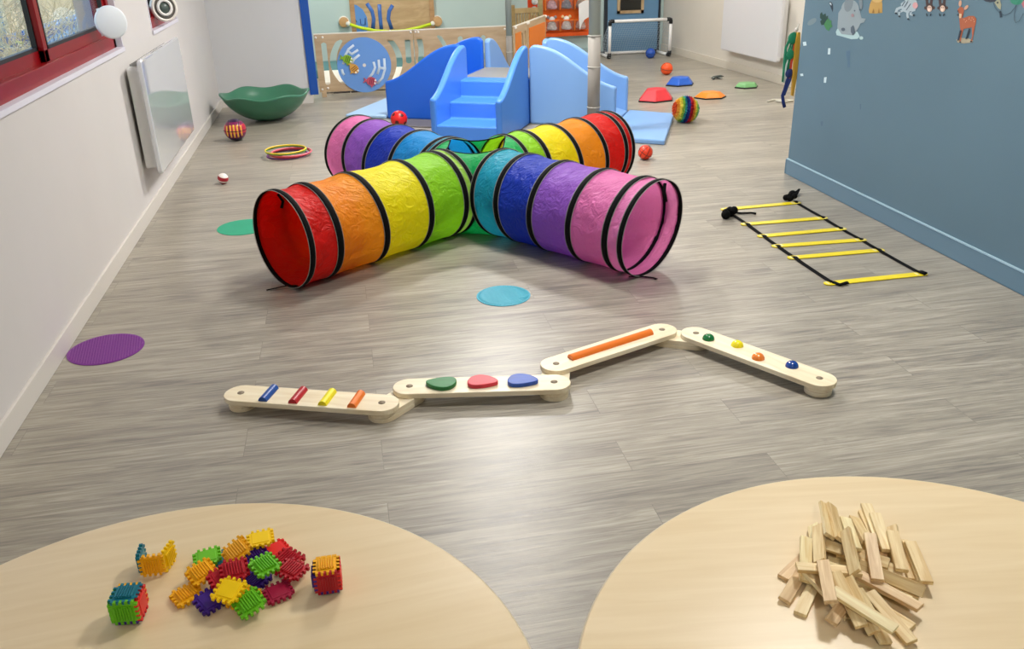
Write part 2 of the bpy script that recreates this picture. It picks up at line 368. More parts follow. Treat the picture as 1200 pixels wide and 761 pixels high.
# ---- white round lamp at the window corner, ring lamp at the far window
def lamp_disc():
    c = at_x(130, 26, -1.205)
    t = thing('round_wall_lamp', 'white round disc lamp on a bracket at the big red window corner', 'lamp', (c.x, c.y, c.z))
    M = Vector((.55, -.83, .12)).to_track_quat('Z', 'Y').to_matrix().to_4x4()
    prof = [(0, .012), (.075, .012), (.084, .008), (.086, 0), (.084, -.008), (0, -.008)]
    MB().lathe(prof, 40).build('disc', mat('frosted_white', '#e9eef2', .4), t, rot=M.to_euler())
    MB().box2((-.062, .0, -.07), (-.05, .05, .07)).tube([(-.055, .03, 0), (-.005, .012, 0)], .01).build('bracket', WHITE, t)
    c = at_x(192, 9, -1.225)
    t = thing('ring_wall_lamp', 'grey and white concentric ring lamp in the small red window corner', 'lamp', (c.x, c.y, c.z))
    M = Vector((.55, -.8, .1)).to_track_quat('Z', 'Y').to_matrix().to_4x4()
    for r0, r1, z, col, nm in ((0, .04, .01, '#4d5a55', 'lens'), (.04, .058, .018, '#e8e6e0', 'inner_ring'), (.058, .078, .01, '#5a5650', 'dark_ring'), (.078, .096, .016, '#e4dfd6', 'outer_ring')):
        MB().lathe([(r0, -.02), (r0, z), (r1, z), (r1, -.02), (r0, -.02)], 40).build(nm, mat('ring_'+nm, col, .35), t, rot=M.to_euler())
lamp_disc()

# ---- wall heaters
def heater(label, M, w, h, t, gloss, col, offb=.06):
    """local: x along wall, y away from the wall, z up. origin at bottom centre on the wall"""
    r = thing('wall_heater', label, 'heater'); r.matrix_world = M
    def rr(w, h, rad, n=6):
        p = []
        for sx, sz, a0 in ((1, 1, 0), (-1, 1, 90), (-1, -1, 180), (1, -1, 270)):
            for k in range(n+1):
                a = math.radians(a0+90*k/n); p.append((sx*(w/2-rad)+rad*math.cos(a), h/2+sz*(h/2-rad)+rad*math.sin(a)))
        return p
    R = Matrix(((1, 0, 0, 0), (0, 0, 1, 0), (0, 1, 0, 0), (0, 0, 0, 1)))
    MB().prism(rr(w, h, .035), offb+.03, offb+.03+t, R).build('front_panel', mat('glossy_'+col.strip('#')+str(int(gloss*100)), col, gloss, .8, coat=1 if gloss < .2 else .3), r, bevel=.012, seg=3)
    MB().prism(rr(w*.93, h*.88, .02), .02, offb+.03, R @ Matrix.Translation((0, h*.05, 0))).build('body', mat('heater_body', '#e2e2e0', .4), r, bevel=.006)
    g = MB()
    for k in range(26): g.box((-w*.42+k*w*.84/25, (offb+.03)/2+.01, h*.945), (.006, offb-.01, .012))
    g.build('grille', mat('heater_grille', '#8c8c8a', .5), r)
    MB().box((-w*.3, .012, h*.3), (.04, .024, .3)).box((w*.3, .012, h*.3), (.04, .024, .3)).build('bracket', WHITE, r)
    return r
# left heater faces +x : local x -> world -y ; local y -> world +x
Ml = Matrix(((0, 1, 0, LX), (-1, 0, 0, 6.19), (0, 0, 1, .262), (0, 0, 0, 1)))
heater('glossy white wall heater under the windows reflecting the floor', Ml, 1.38, .675, .03, .04, '#d7dadd')
xr = rwx(9.42); th = math.atan(.055)
Mr = Matrix.Translation((xr, 9.44, .235)) @ Matrix.Rotation(th, 4, 'Z') @ Matrix(((0, -1, 0, 0), (1, 0, 0, 0), (0, 0, 1, 0), (0, 0, 0, 1)))
heater('matt white wall heater on the far right wall above skirting', Mr, 1.30, .68, .05, .45, '#dcdcde', .05)
PLANK_LABELS = [
 'pine plank fanned out at the left edge of the heap, uppermost of three',
 'pine plank fanned out at the left edge of the heap, middle of three',
 'pine plank fanned out at the lower left of the heap, lowest of three',
 'upright-looking pine plank lying across the left fan of planks',
 'pine plank second in from the outer right edge of the heap',
 'pine plank beside the outermost one at the right edge of the heap',
 'outermost pine plank at the right edge of the heap',
 'pine plank with its low end peeking out at the lower left of the heap',
 'crosswise pine plank in the upper middle of the heap',
 'crosswise pine plank just below the upper crosswise one in the heap',
 'short visible crosswise pine plank under the heap centre, farther one',
 'short visible crosswise pine plank under the heap centre, nearer one',
 'pine plank slanting beneath the right side of the heap',
 'pine plank lying crosswise right of the heap centre',
 'long pine plank slanting down to the right edge, upper of the sheaf',
 'long pine plank slanting down to the right edge, second of the sheaf',
 'darker pine plank slanting right across the heap middle',
 'pine plank slanting right beneath the darker one in the heap',
 'pine plank slanting down right, lowest of the sheaf near the edge',
 'narrow-looking pine plank standing out at the upper left of the heap',
 'pine plank side by side with the narrow upper left one in the heap',
 'pine plank at the very top of the heap, left of a pair',
 'pine plank at the very top of the heap, right of a pair',
 'pine plank slanting from the heap top towards its centre',
 'pine plank right of the one slanting from the heap top',
 'pine plank in the upper right quarter of the heap, left of two',
 'pine plank in the upper right quarter of the heap, right of two',
 'short-looking pine plank leaning in the upper right of the heap',
 'pine plank lying lengthwise along the right flank, inner one',
 'pine plank lying lengthwise along the right flank, outer one',
 'pine plank lying lengthwise over the middle of the heap',
 'pine plank turned on its narrow edge near the heap centre',
 'pine plank lying crosswise on the upper layer right of centre',
 'pine plank lying steeply above the middle of the heap',
 'pine plank in the bottom sheaf pointing to the table front, leftmost',
 'pine plank in the bottom sheaf pointing to the table front, second',
 'pine plank in the bottom sheaf pointing down right, outermost',
 'greyish pine plank on top of the lower left part of the heap',
 'broad pale pine plank topmost on the lower right sheaf',
 'pale pine plank topmost on the left side of the heap']
TILE_INFO = [
 ('y', False, 'amber yellow ridged tile at the lower left tip of the heap'),
 ('p', True, 'dark purple tile half under the smooth bright yellow one'),
 ('t', True, 'teal tile peeking out between the lime and amber tiles'),
 ('g', True, 'smooth lime green tile at the upper left of the heap'),
 ('y', False, 'amber yellow ridged tile at the left flank below the smooth lime one'),
 ('m', True, 'raspberry red smooth tile at the lower right of the heap'),
 ('r', True, 'bright red smooth tile at the upper right of the heap'),
 ('c', False, 'crimson ridged tile below the bright red tile'),
 ('c', False, 'crimson ridged tile at the right tip of the heap'),
 ('p', False, 'dark purple ridged tile in the upper middle of the heap'),
 ('Y', True, 'bright yellow smooth tile at the far top of the heap'),
 ('y', False, 'amber yellow ridged tile next to the far bright yellow one'),
 ('p', False, 'dark purple ridged tile under the topmost lime green one'),
 ('c', True, 'crimson smooth tile left of the big crimson ridged one'),
 ('c', False, 'crimson ridged tile on top in the centre of the heap'),
 ('y', False, 'amber yellow ridged tile beneath the smooth bright yellow one'),
 ('g', False, 'lime green ridged tile at the near edge of the heap'),
 ('Y', True, 'bright yellow smooth tile in the near middle of the heap'),
 ('g', False, 'lime green ridged tile lying topmost right of the centre')]
# ================================================================ TABLES
TZ = .48
TOPW = wood('birch_laminate', '#e3cb9e', '#edd8b0', 3, 40, 3, .33, .8, lo=.25, hi=.75)
EDGE = mat('pale_table_edge', '#e9dcc0', .4)
def table(cx, cy, rot, label):
    t = thing('round_table', label, 'table', (cx, cy, 0), rot, 'round play tables in the foreground')
    MB().prism(circ(.603, 128), TZ-.026, TZ, smooth=True).build('tabletop', [TOPW], t, bevel=.0025)
    MB().lathe([(.6025, TZ-.0255), (.6055, TZ-.0235), (.6055, TZ-.003), (.6025, TZ-.0008)], 128).build('edge_band', EDGE, t)
    for k in range(4):
        a = PI/4+k*PI/2; x, y = .43*math.cos(a), .43*math.sin(a)
        l = MB().cyl((x, y, .02), (x, y, TZ-.026), .022).build('leg', mat('beech_leg', '#caa878', .4), t)
        MB().cyl((x, y, 0), (x, y, .02), .024).build('foot_cap', BLACK, l)
    MB().box2((-.4, -.03, TZ-.08), (.4, .03, TZ-.026)).box2((-.03, -.4, TZ-.08), (.03, .4, TZ-.026)).build('underframe', mat('beech_rail', '#c29f70', .5), t)
table(-.392, .98, .1, 'round birch table carrying the heap of coloured plastic tiles')
table(.838, .797, -.15, 'round birch table carrying the heap of thin wooden planks')

# ================================================================ WOODEN PLANKS (poses from a settling simulation)
SIMK = [[0.73, 1.1468, 0.4839, 0.957, 0.0, 0.0, 0.2901], [0.6985, 1.098, 0.4886, 0.9235, 0.1229, 0.0268, 0.3625], [0.7077, 1.0662, 0.4839, 0.919, 0.0, 0.0, 0.3943], [0.7374, 1.1373, 0.4996, 0.8479, 0.1235, 0.0163, 0.5153], [0.9283, 1.1123, 0.4839, 0.8331, 0.0, -0.0, 0.5531], [0.9321, 1.0966, 0.4917, 0.8202, 0.0, 0.0, 0.5721], [0.9295, 1.0867, 0.4995, 0.8169, -0.0, -0.0, 0.5768], [0.7329, 1.0527, 0.4946, 0.6154, 0.1008, -0.0115, 0.7816], [0.8478, 1.1533, 0.4839, 0.9591, 0.0, -0.0, -0.2831], [0.8331, 1.1124, 0.4839, 0.9676, 0.0, -0.0, -0.2524], [0.8523, 1.1901, 0.4888, 0.5346, 0.0006, 0.064, 0.8427], [0.8442, 1.1747, 0.4969, 0.5676, -0.1521, -0.2169, 0.7795], [0.8475, 1.109, 0.4955, 0.3608, -0.072, -0.182, 0.9119], [0.8296, 1.1252, 0.5038, 0.3509, -0.0743, -0.182, 0.9155], [0.8425, 1.0531, 0.4839, 0.2755, 0.0, 0.0, 0.9613], [0.858, 1.0597, 0.4984, 0.3922, -0.1758, -0.3697, 0.8238], [0.8288, 1.0511, 0.4917, 0.4496, -0.0, -0.0, 0.8932], [0.8347, 1.0304, 0.4995, 0.5058, -0.0, -0.0, 0.8627], [0.8106, 1.0079, 0.4839, 0.5303, 0.0, -0.0, 0.8478], [0.7809, 1.1801, 0.4976, 0.3125, 0.7801, 0.5187, 0.1571], [0.7738, 1.1594, 0.5116, 0.8065, -0.281, -0.1481, 0.4987], [0.8195, 1.2145, 0.5166, 0.812, 0.2162, 0.1762, 0.5126], [0.8326, 1.2047, 0.5158, 0.7886, 0.2488, 0.1856, 0.5308], [0.8453, 1.174, 0.5112, 0.8258, 0.0343, 0.1051, 0.553], [0.8798, 1.1912, 0.4984, 0.8124, 0.0534, 0.1664, 0.5563], [0.9136, 1.2074, 0.4839, 0.8016, 0.0, -0.0, 0.5978], [0.9218, 1.2183, 0.4917, 0.8138, -0.0, -0.0, 0.5811], [0.9138, 1.1784, 0.4995, 0.8192, -0.0, -0.0, 0.5735], [0.9253, 1.149, 0.4894, 0.2584, 0.8128, 0.4976, 0.1582], [0.9041, 1.1145, 0.5072, 0.8407, 0.0105, 0.008, 0.5414], [0.755, 1.0913, 0.5105, 0.1312, 0.028, -0.0037, 0.991], [0.8068, 1.1118, 0.5259, 0.3572, 0.7446, 0.4921, 0.2754], [0.8471, 1.1004, 0.5152, 0.8368, 0.0168, -0.0683, 0.543], [0.7457, 1.0207, 0.496, 0.3276, -0.0446, 0.0912, -0.9393], [0.7768, 0.9889, 0.4939, 0.7321, 0.1143, 0.0039, 0.6716], [0.7655, 1.0051, 0.5047, 0.7316, -0.1583, -0.2444, 0.6164], [0.808, 0.9821, 0.4911, 0.6747, -0.0412, -0.1058, 0.7293], [0.7504, 1.0187, 0.5083, 0.7432, -0.0658, -0.1633, 0.6454], [0.757, 0.9849, 0.5142, 0.4862, 0.0204, -0.0772, 0.8702], [0.7264, 1.0494, 0.5252, 0.8246, -0.1276, -0.0507, 0.5488]]
SIMT = [[-0.3699, 1.3035, 0.4855, 0.9588, -0.0, 0.0, 0.284], [-0.3246, 1.273, 0.491, 0.9394, 0.1065, 0.0367, 0.3238], [-0.3174, 1.3903, 0.4855, 0.9848, -0.0, 0.0, 0.1736], [-0.3428, 1.3886, 0.4965, 0.9945, 0.0, -0.0, 0.1045], [-0.3457, 1.3387, 0.5029, 0.9541, 0.1006, -0.0079, 0.2819], [-0.2081, 1.2747, 0.4855, 0.9816, 0.0, -0.0, 0.1908], [-0.2194, 1.3957, 0.4855, 0.9703, 0.0, -0.0, 0.2419], [-0.1933, 1.3541, 0.4918, 0.9343, 0.0661, 0.0738, -0.3425], [-0.1841, 1.3156, 0.4985, 0.9512, 0.0099, 0.0894, -0.2952], [-0.2585, 1.3796, 0.4965, 0.9763, 0.0, 0.0, 0.2164], [-0.2453, 1.4081, 0.5075, 0.9976, 0.0, 0.0, 0.0698], [-0.2855, 1.3745, 0.5124, 0.9457, 0.1291, -0.1543, 0.2553], [-0.2527, 1.3143, 0.4855, 0.9455, 0.0, 0.0, -0.3256], [-0.3046, 1.3102, 0.5063, 0.9591, 0.107, 0.0497, 0.2571], [-0.2839, 1.3157, 0.5154, 0.9862, 0.0988, 0.0645, 0.1165], [-0.2657, 1.2611, 0.4948, 0.9565, 0.1329, 0.0428, -0.256], [-0.2539, 1.2404, 0.5002, 0.9532, 0.1361, -0.031, 0.268], [-0.2868, 1.2598, 0.5173, 0.9653, 0.124, 0.0287, -0.228], [-0.2298, 1.3148, 0.518, 0.9478, 0.0749, 0.0726, 0.3013]]
PW = [wood('pine_plank_%d' % i, a, b, 9, 120, 120, .5, .6, rnd=True) for i, (a, b) in enumerate((('#e0c286', '#f5e3b4'), ('#d8b67a', '#f2dca8'), ('#d2ae7e', '#ecd0a0'), ('#e4c98a', '#f8eaba')))]
pl = None
rk = random.Random(5)
def px_of(p):
    d = p-O; return 600+d.dot(AR)/d.dot(AF)*FPX, 380.5-d.dot(AU)/d.dot(AF)*FPX
plank_meshes = []
for m_ in PW:
    o = MB().box((0, 0, 0), (.112, .0215, .0078)).build('wooden_plank', m_, bevel=.0006, seg=1); plank_meshes.append(o)
used = set()
def where(p, c, names):
    dx, dy = p.x-c[0], p.y-c[1]
    s = ('far' if dy > .02 else 'near' if dy < -.02 else 'middle'), ('left' if dx < -.02 else 'right' if dx > .02 else 'centre')
    return s
kc = (sum(k[0] for k in SIMK)/len(SIMK), sum(k[1] for k in SIMK)/len(SIMK))
for i, k in enumerate(SIMK):
    j = rk.randrange(4)
    if j in used: o = plank_meshes[j].copy(); C.objects.link(o)
    else: o = plank_meshes[j]; used.add(j)
    o.location = k[:3]; o.rotation_mode = 'QUATERNION'; o.rotation_quaternion = k[3:]
    KL_ = PLANK_LABELS[i]
    tag(o, KL_, 'wooden plank', 'loose wooden planks heaped on the round table')

# ================================================================ INTERLOCKING TILES
TC = dict(y='#fab80e', Y='#ffd400', g='#6cc21c', t='#0a7486', r='#e8201c', c='#b80f22', m='#a5123c', p='#3c1480')
TN = dict(y='amber yellow', Y='bright yellow', g='lime green', t='teal', r='bright red', c='crimson', m='raspberry', p='dark purple')
TM = {k: mat('tile_plastic_'+k, v, .4, .4) for k, v in TC.items()}
def tile_mb(flip, s=1.0):
    """ridged connecting tile, about 4 cm: plate, toothed rim, ridged block on one face and smooth pad on the other"""
    m = MB(); a = .0150*s; t = .0020*s
    m.box((0, 0, 0), (a*2, a*2, t*2))
    for q in range(4):
        R_ = Matrix.Rotation(q*PI/2, 4, 'Z')
        for j in range(4):
            x = (-.0133+j*.0078+(.0 if q % 2 else .0032))*s
            m.box((x, a+.0020*s, 0), (.0040*s, .0046*s, .0056*s), R_)
    sg = -1 if flip else 1
    for j in range(7):
        x = (-.0105+j*.0035)*s
        m.box((x, 0, sg*.0036*s), (.0018*s, .0225*s, .0040*s))
    m.box((0, 0, sg*.0022*s), (.023*s, .0225*s, .0020*s))
    m.box((0, 0, -sg*.0022*s), (.024*s, .024*s, .0016*s))
    return m
tmesh = {}
def tile(col, flip, s=1.0, name='plastic_tile', parent=None):
    key = (col, flip, s)
    if key in tmesh:
        o = tmesh[key].copy(); C.objects.link(o); o.name = name
    else:
        o = tile_mb(flip, s).build(name, TM[col], bevel=.0004*s, seg=1); tmesh[key] = o
    o.parent = parent
    return o
for i, (k, (col, flip, lab)) in enumerate(zip(SIMT, TILE_INFO)):
    o = tile(col, flip, 1.32); o.location = k[:3]; o.rotation_mode = 'QUATERNION'; o.rotation_quaternion = k[3:]
    tag(o, lab, 'plastic tile', 'plastic connecting tiles heaped on the round table')
def tile_cube(px, py, rot, cols, label, scale, faces='TBFKLR'):
    h = .0172*scale
    ts = 1.0*scale
    # rest height: teeth/ridges of the lower tile touch the table
    c = at_z(px, py, TZ+h*1.25)
    t = thing('tile_cube' if len(faces) > 3 else 'tile_arch', label, 'building toy', (c.x, c.y, TZ), rot)
    zc = h+.0064*scale if 'B' in faces else .0198*scale
    Mx = {'T': Matrix.Translation((0, 0, h)), 'B': Matrix.Translation((0, 0, -h)) @ Matrix.Rotation(PI, 4, 'X'),
          'F': Matrix.Translation((0, -h, 0)) @ Matrix.Rotation(PI/2, 4, 'X'), 'K': Matrix.Translation((0, h, 0)) @ Matrix.Rotation(-PI/2, 4, 'X'),
          'R': Matrix.Translation((h, 0, 0)) @ Matrix.Rotation(PI/2, 4, 'Y') @ Matrix.Rotation(PI/2, 4, 'Z'), 'L': Matrix.Translation((-h, 0, 0)) @ Matrix.Rotation(-PI/2, 4, 'Y') @ Matrix.Rotation(PI/2, 4, 'Z')}
    for f in faces:
        cc = cols[f]; fl = cc.endswith('_'); cc = cc[0]
        o = tile(cc, fl, ts, 'square_tile', t); o.rotation_mode = 'XYZ'
        o.matrix_local = Matrix.Translation((0, 0, zc)) @ Mx[f]
        o['label'] = TN[cc]+' tile'
    return t
tile_cube(151, 709, -.10, dict(T='t', B='p', F='g', K='y', L='g', R='r_'), 'toy cube clicked together from teal, green and red tiles', 1.26)
tile_cube(384, 675, .0, dict(T='y', B='p', F='c', K='y', L='p', R='r_'), 'toy cube clicked together from yellow, red and purple tiles', 1.22)
t3 = thing('tile_arch', 'three joined tiles standing open in a U, teal and yellow', 'building toy')
c = at_z(181, 655, TZ+.022); t3.location = (c.x, c.y, TZ); t3.rotation_euler = (0, 0, -.02)
for cc, fl, M in (('y', False, Matrix.Translation((0, -.0205, 0)) @ Matrix.Rotation(PI/2, 4, 'X')), ('t', False, Matrix.Translation((-.0225, .002, .001)) @ Matrix.Rotation(-PI/2, 4, 'Y') @ Matrix.Rotation(PI/2, 4, 'Z')),
                  ('Y', False, Matrix.Translation((.0255, .0, .0)) @ Matrix.Rotation(-.3, 4, 'Z') @ Matrix.Rotation(PI/2, 4, 'Y') @ Matrix.Rotation(PI/2, 4, 'Z'))):
    o = tile(cc, fl, 1.2, 'square_tile', t3); o.rotation_mode = 'XYZ'; o.matrix_local = Matrix.Translation((0, 0, .0238)) @ M; o['label'] = TN[cc]+' tile'

# ================================================================ BALANCE BEAM PATH
BW = wood('birch_ply', '#e4d2ae', '#f2e6c8', 4, 30, 30, .4, .6)
BWE = wood('birch_ply_edge', '#bfa27a', '#d8c19b', 3, 3, 400, .5, .1)
ZT = .055
ends = [((282.3, 460.6), (447.5, 472)), ((479.8, 452.7), (649.4, 447.7)), ((651.7, 426.3), (775.8, 386.3)), ((815.6, 390.4), (960.4, 443.3))]
pts = [[at_z(*e, ZT) for e in pr] for pr in ends]
path = []
BLAB = ['birch balance beam topped by four short coloured rods', 'birch balance beam topped by green, red and blue pebble shapes', 'birch balance beam topped by one long orange rod', 'birch balance beam topped by four small coloured domes']
def half_rod(m, x0, y0, x1, y1, r, z):
    d = Vector((x1-x0, y1-y0, 0)); n = Vector((-d.y, d.x, 0)).normalized(); k = 12
    vs = []
    for p in (Vector((x0, y0, z)), Vector((x1, y1, z))):
        for j in range(k+1):
            a = PI*j/k; vs.append(p+n*math.cos(a)*r+Vector((0, 0, 1))*math.sin(a)*r*1.05)
    fs = [(j, j+1, k+2+j, k+1+j) for j in range(k)]+[tuple(range(k+1)), tuple(range(2*k+1, k, -1)), (0, k, 2*k+1, k+1)]
    m.add(vs, fs); return m
for i, (a, b) in enumerate(pts):
    d = b-a; L_ = d.length; c = (a+b)/2; ang = math.atan2(d.y, d.x)
    t = thing('balance_beam', BLAB[i], 'balance beam', (c.x, c.y, 0), ang, 'balance beams joined in a zigzag on the floor')
    o = MB().prism(stadium(L_, .121), ZT-.020, ZT, smooth=False).build('board', BW, t, bevel=.0025)
    for s in (-1, 1):
        MB().cyl((s*L_/2, 0, ZT-.0005), (s*L_/2, 0, ZT+.0009), .0125, 24).build('peg_hole', mat('peg_recess', '#8a7a62', .5), t)
    for s in ([-1] if i == 0 else [1] if i == 3 else []):
        MB().prism(circ(.049, 32, s*L_/2), 0, .017).prism(circ(.049, 32, s*L_/2), .0185, ZT-.0195).build('foot_disc', BW, t, bevel=.0015)
        MB().prism(circ(.0475, 32, s*L_/2), .0005, ZT-.0192).build('foot_core', BWE, t)
    if i == 0:
        for x, col in zip((-.155, -.045, .063, .168), ('#164c9c', '#b31420', '#f2e20a', '#ee7a1c')):
            half_rod(MB(), x*1.03, -.050, x*1.03, .050, .0165, ZT).build('short_rod', pm(col, .3), t)['label'] = {'#164c9c': 'dark blue', '#b31420': 'dark red', '#f2e20a': 'yellow', '#ee7a1c': 'orange'}[col]+' rod'
    if i == 1:
        for x, col, fl, nm in ((-.148, '#0f7432', 1, 'green'), (.004, '#cf2a3c', -1, 'red'), (.150, '#1d4fae', -1, 'blue')):
            p = []
            for k in range(36):
                q = 2*PI*k/36
                p.append((x+math.cos(q)*.056, math.sin(q)*(.040+.012*fl*math.cos(q))+.005*fl*math.cos(2*q)))
            MB().prism(p, ZT, ZT+.016).build('pebble_shape', mat('stained_'+nm, col, .45, var=.18, vscale=14, stretch=(1, 8, 1)), t, bevel=.003)['label'] = nm+' pebble shape'
    if i == 2:
        half_rod(MB(), -.20, 0, .205, 0, .018, ZT).build('long_rod', pm('#ef7b22', .32), t)['label'] = 'orange rod'
    if i == 3:
        for x, y, col, nm in ((-.205, -.012, '#0e6e30', 'green'), (-.09, .018, '#f0e010', 'yellow'), (.03, -.02, '#ee8430', 'orange'), (.155, .012, '#123f90', 'blue')):
            m = MB(); r = .0245
            m.lathe([(0.00001, r*.92)]+[(r*math.sin(q*PI/20), r*.92*math.cos(q*PI/20)) for q in range(1, 11)], 28, (x, y, ZT))
            m.build('dome', pm(col, .15, coat=.6), t)['label'] = nm+' dome'
# connecting links: a thick plate on the floor under neighbouring beam ends
LL = ['birch link plate between the rod beam and the pebble beam', 'birch link plate between the pebble beam and the orange rod beam', 'birch link plate between the orange rod beam and the dome beam']
for i in range(3):
    a, b = pts[i][1], pts[i+1][0]; d = b-a; c = (a+b)/2
    t = thing('beam_link', LL[i], 'connector', (c.x, c.y, 0), math.atan2(d.y, d.x), 'link plates under the balance beams')
    MB().prism(stadium(d.length, .106), .0, .017).build('lower_plate', BW, t, bevel=.0015)
    MB().prism(stadium(d.length, .106), .0178, ZT-.0196).build('upper_plate', BW, t, bevel=.0015)

# ================================================================ FLOOR SPOTS
def spot(px, py, r, col, label, kind):
    c = at_z(px, py)
    t = thing('floor_spot', label, 'floor marker', (c.x, c.y, 0), random.uniform(0, 1), 'round rubber spots on the floor')
    MB().prism(circ(r, 64), 0, .003).build('disc', mat('rubber_'+kind, col, .5, var=.05), t, bevel=.001)
    g = MB(); k = -r+.012
    while k < r-.005:
        h = math.sqrt(max(0, (r-.008)**2-k*k))
        if kind == 'wave':
            n = max(2, int(h/.01)); P = [(-h+2*h*j/n, k+.003*math.sin(j*1.3), .0034) for j in range(n+1)]; g.tube(P, .0019, 4)
        elif h > .01: g.box((0, k, .0035), (2*h, .0028, .0016))
        k += .0105
    if kind == 'grid':
        k = -r+.012
        while k < r-.005:
            h = math.sqrt(max(0, (r-.008)**2-k*k))
            if h > .01: g.box((k, 0, .0035), (.0028, 2*h, .0016))
            k += .0105
    if kind != 'plain': g.build('tread', mat('rubber_tread_'+kind, {'wave': '#43b4c9', 'grid': '#8f3fa0'}.get(kind, col), .4, spec=.7), t)
spot(590, 347, .127, '#1d9bb3', 'teal blue ribbed round spot on the floor before the tunnel', 'wave')
spot(124.5, 409.5, .152, '#7a2a8c', 'purple textured round spot near the left skirting', 'grid')
spot(286, 266.5, .155, '#0e9a74', 'green round spot beside the red tunnel mouth', 'plain')
# ================================================================ CROSS TUNNEL
def tunnel():
    cx, cy, R = .66, 4.83, .24
    t = thing('play_tunnel', 'rainbow nylon crawl tunnel, four arms in a cross', 'tunnel', (cx, cy, 0))
    RED, ORA, YEL, LIM, GRN = '#ec1c12', '#ffa018', '#fff008', '#98de20', '#119a50'
    PNK, PUR, BLU, CYA, TEA = '#f282bd', '#a062d0', '#1c3ec0', '#1f9ce2', '#22a8c8'
    arms = [((-.37, 4.09), [1.26, 1.10, .82, .52, .27, .20], [RED, ORA, YEL, LIM, '#b4e65c']),
            ((1.385, 3.785), [1.26, 1.17, .94, .68, .44, .26], ['#f890c8', PNK, PUR, BLU, TEA]),
            ((-.02, 6.0), [1.24, 1.02, .78, .50, .25, .18], [PNK, PUR, BLU, CYA, TEA]),
            ((1.67, 5.5), [1.19, 1.12, .93, .69, .42, .26], ['#d01410', RED, ORA, YEL, LIM])]
    blk = mat('black_binding_tape', '#050506', .8, .15)
    grey = mat('grey_piping', '#8f8f86', .5)
    hubpts = []
    rn = random.Random(11)
    for ai, (E, rings, cols) in enumerate(arms):
        d = Vector((E[0]-cx, E[1]-cy, 0)).normalized(); n = Vector((-d.y, d.x, 0)); U = Vector((0, 0, 1))
        tilt = [rn.uniform(-.025, .025) for _ in rings]
        def ringpt(s, a, r, tl=0, d=d, n=n, U=Vector((0, 0, 1))): return d*(s+tl*math.sin(a)) + n*math.cos(a)*r + U*(R+math.sin(a)*r)
        for i, s in enumerate(rings):
            # tape band hugging the wire hoop: a flat closed strip
            w = .034 if i not in (0, len(rings)-1) else .028
            m = MB(); N_ = 72; vs = []
            for k in range(N_):
                a = 2*PI*k/N_
                for ds, dr in ((-w/2, .0006), (-w*.3, .0045), (w*.3, .0045), (w/2, .0006), (0, -.002)):
                    vs.append(ringpt(s+ds, a, R+dr-.0008, tilt[i]))
            fs = [(k*5+j, ((k+1) % N_)*5+j, ((k+1) % N_)*5+(j+1) % 5, k*5+(j+1) % 5) for k in range(N_) for j in range(5)]
            m.add(vs, fs, True); m.build('hoop', blk, t)
            m = MB()
            for sd in (-1, 1):
                m.tube([ringpt(s+sd*(w/2+.0015), 2*PI*k/64, R+.0005, tilt[i]) for k in range(64)], .0016, 5, closed=True)
            m.build('piping', grey, t)
        for i in range(len(rings)-1):
            s0, s1 = rings[i], rings[i+1]; N_, J = 96, 14; vs = []
            ph = [rn.uniform(0, 6.28) for _ in range(6)]
            for j in range(J+1):
                f = j/J; s = s0+(s1-s0)*f; sag = math.sin(PI*f)
                for k in range(N_):
                    a = 2*PI*k/N_
                    w_ = (math.sin(5*a+ph[0]+3*f)+.7*math.sin(9*a+ph[1]-5*f)+.5*math.sin(17*a+ph[2]+7*f)+.35*math.sin(29*a+ph[3]-9*f))
                    r = R - .0135*sag*min(1, abs(s1-s0)/.2) + .0028*w_*sag
                    if math.sin(a) < -.5: r = R-.004*sag
                    vs.append(ringpt(s, a, r, tilt[i]*(1-f)+tilt[i+1]*f))
            fs = [(j*N_+k, j*N_+(k+1) % N_, (j+1)*N_+(k+1) % N_, (j+1)*N_+k) for j in range(J) for k in range(N_)]
            MB().add(vs, fs, True).build('fabric_panel', fabric('nylon_'+cols[i].strip('#'), cols[i]), t)
        hubpts.append((rings[-1], d, n, ringpt, tilt[-1]))
    # green hub: fabric between neighbouring hoops on top, sides and floor
    gm = fabric('nylon_hub_green', '#18b45e'); U = Vector((0, 0, 1))
    order = sorted(range(4), key=lambda i: math.atan2(hubpts[i][1].y, hubpts[i][1].x))
    # for each neighbouring pair join the facing half of the two hoops
    for q in range(4):
        A = hubpts[order[q]]; B = hubpts[order[(q+1) % 4]]; N_, J = 24, 8; vs = []
        for k in range(N_+1):
            z = -PI/2+PI*k/N_                      # from bottom to top along the facing half
            # A's half toward B is +n ; B's half toward A is -n
            pa = A[3](A[0], z, R, A[4]); pb = B[3](B[0], PI-z, R, B[4])
            for j in range(J+1):
                f = j/J; p = pa.lerp(pb, f); bow = math.sin(PI*f)
                mid = p.copy(); pull = 0
                flat = Vector((p.x, p.y, 0)); p = p - flat.normalized()*bow*.03*abs(math.cos(z)) - U*bow*.025*max(0, math.sin(z))
                vs.append(p)
        fs = [(k*(J+1)+j, k*(J+1)+j+1, (k+1)*(J+1)+j+1, (k+1)*(J+1)+j) for k in range(N_) for j in range(J)]
        MB().add(vs, fs, True).build('hub_panel', gm, t)
        MB().tube([vs[N_*(J+1)+j] for j in range(J+1)], .004, 6).build('edge_binding', blk, t)
    cs = [(h[1]*h[0]) for h in (hubpts[i] for i in order)]
    top = [c+U*(2*R-.004) for c in cs]; bot = [c+U*.006 for c in cs]
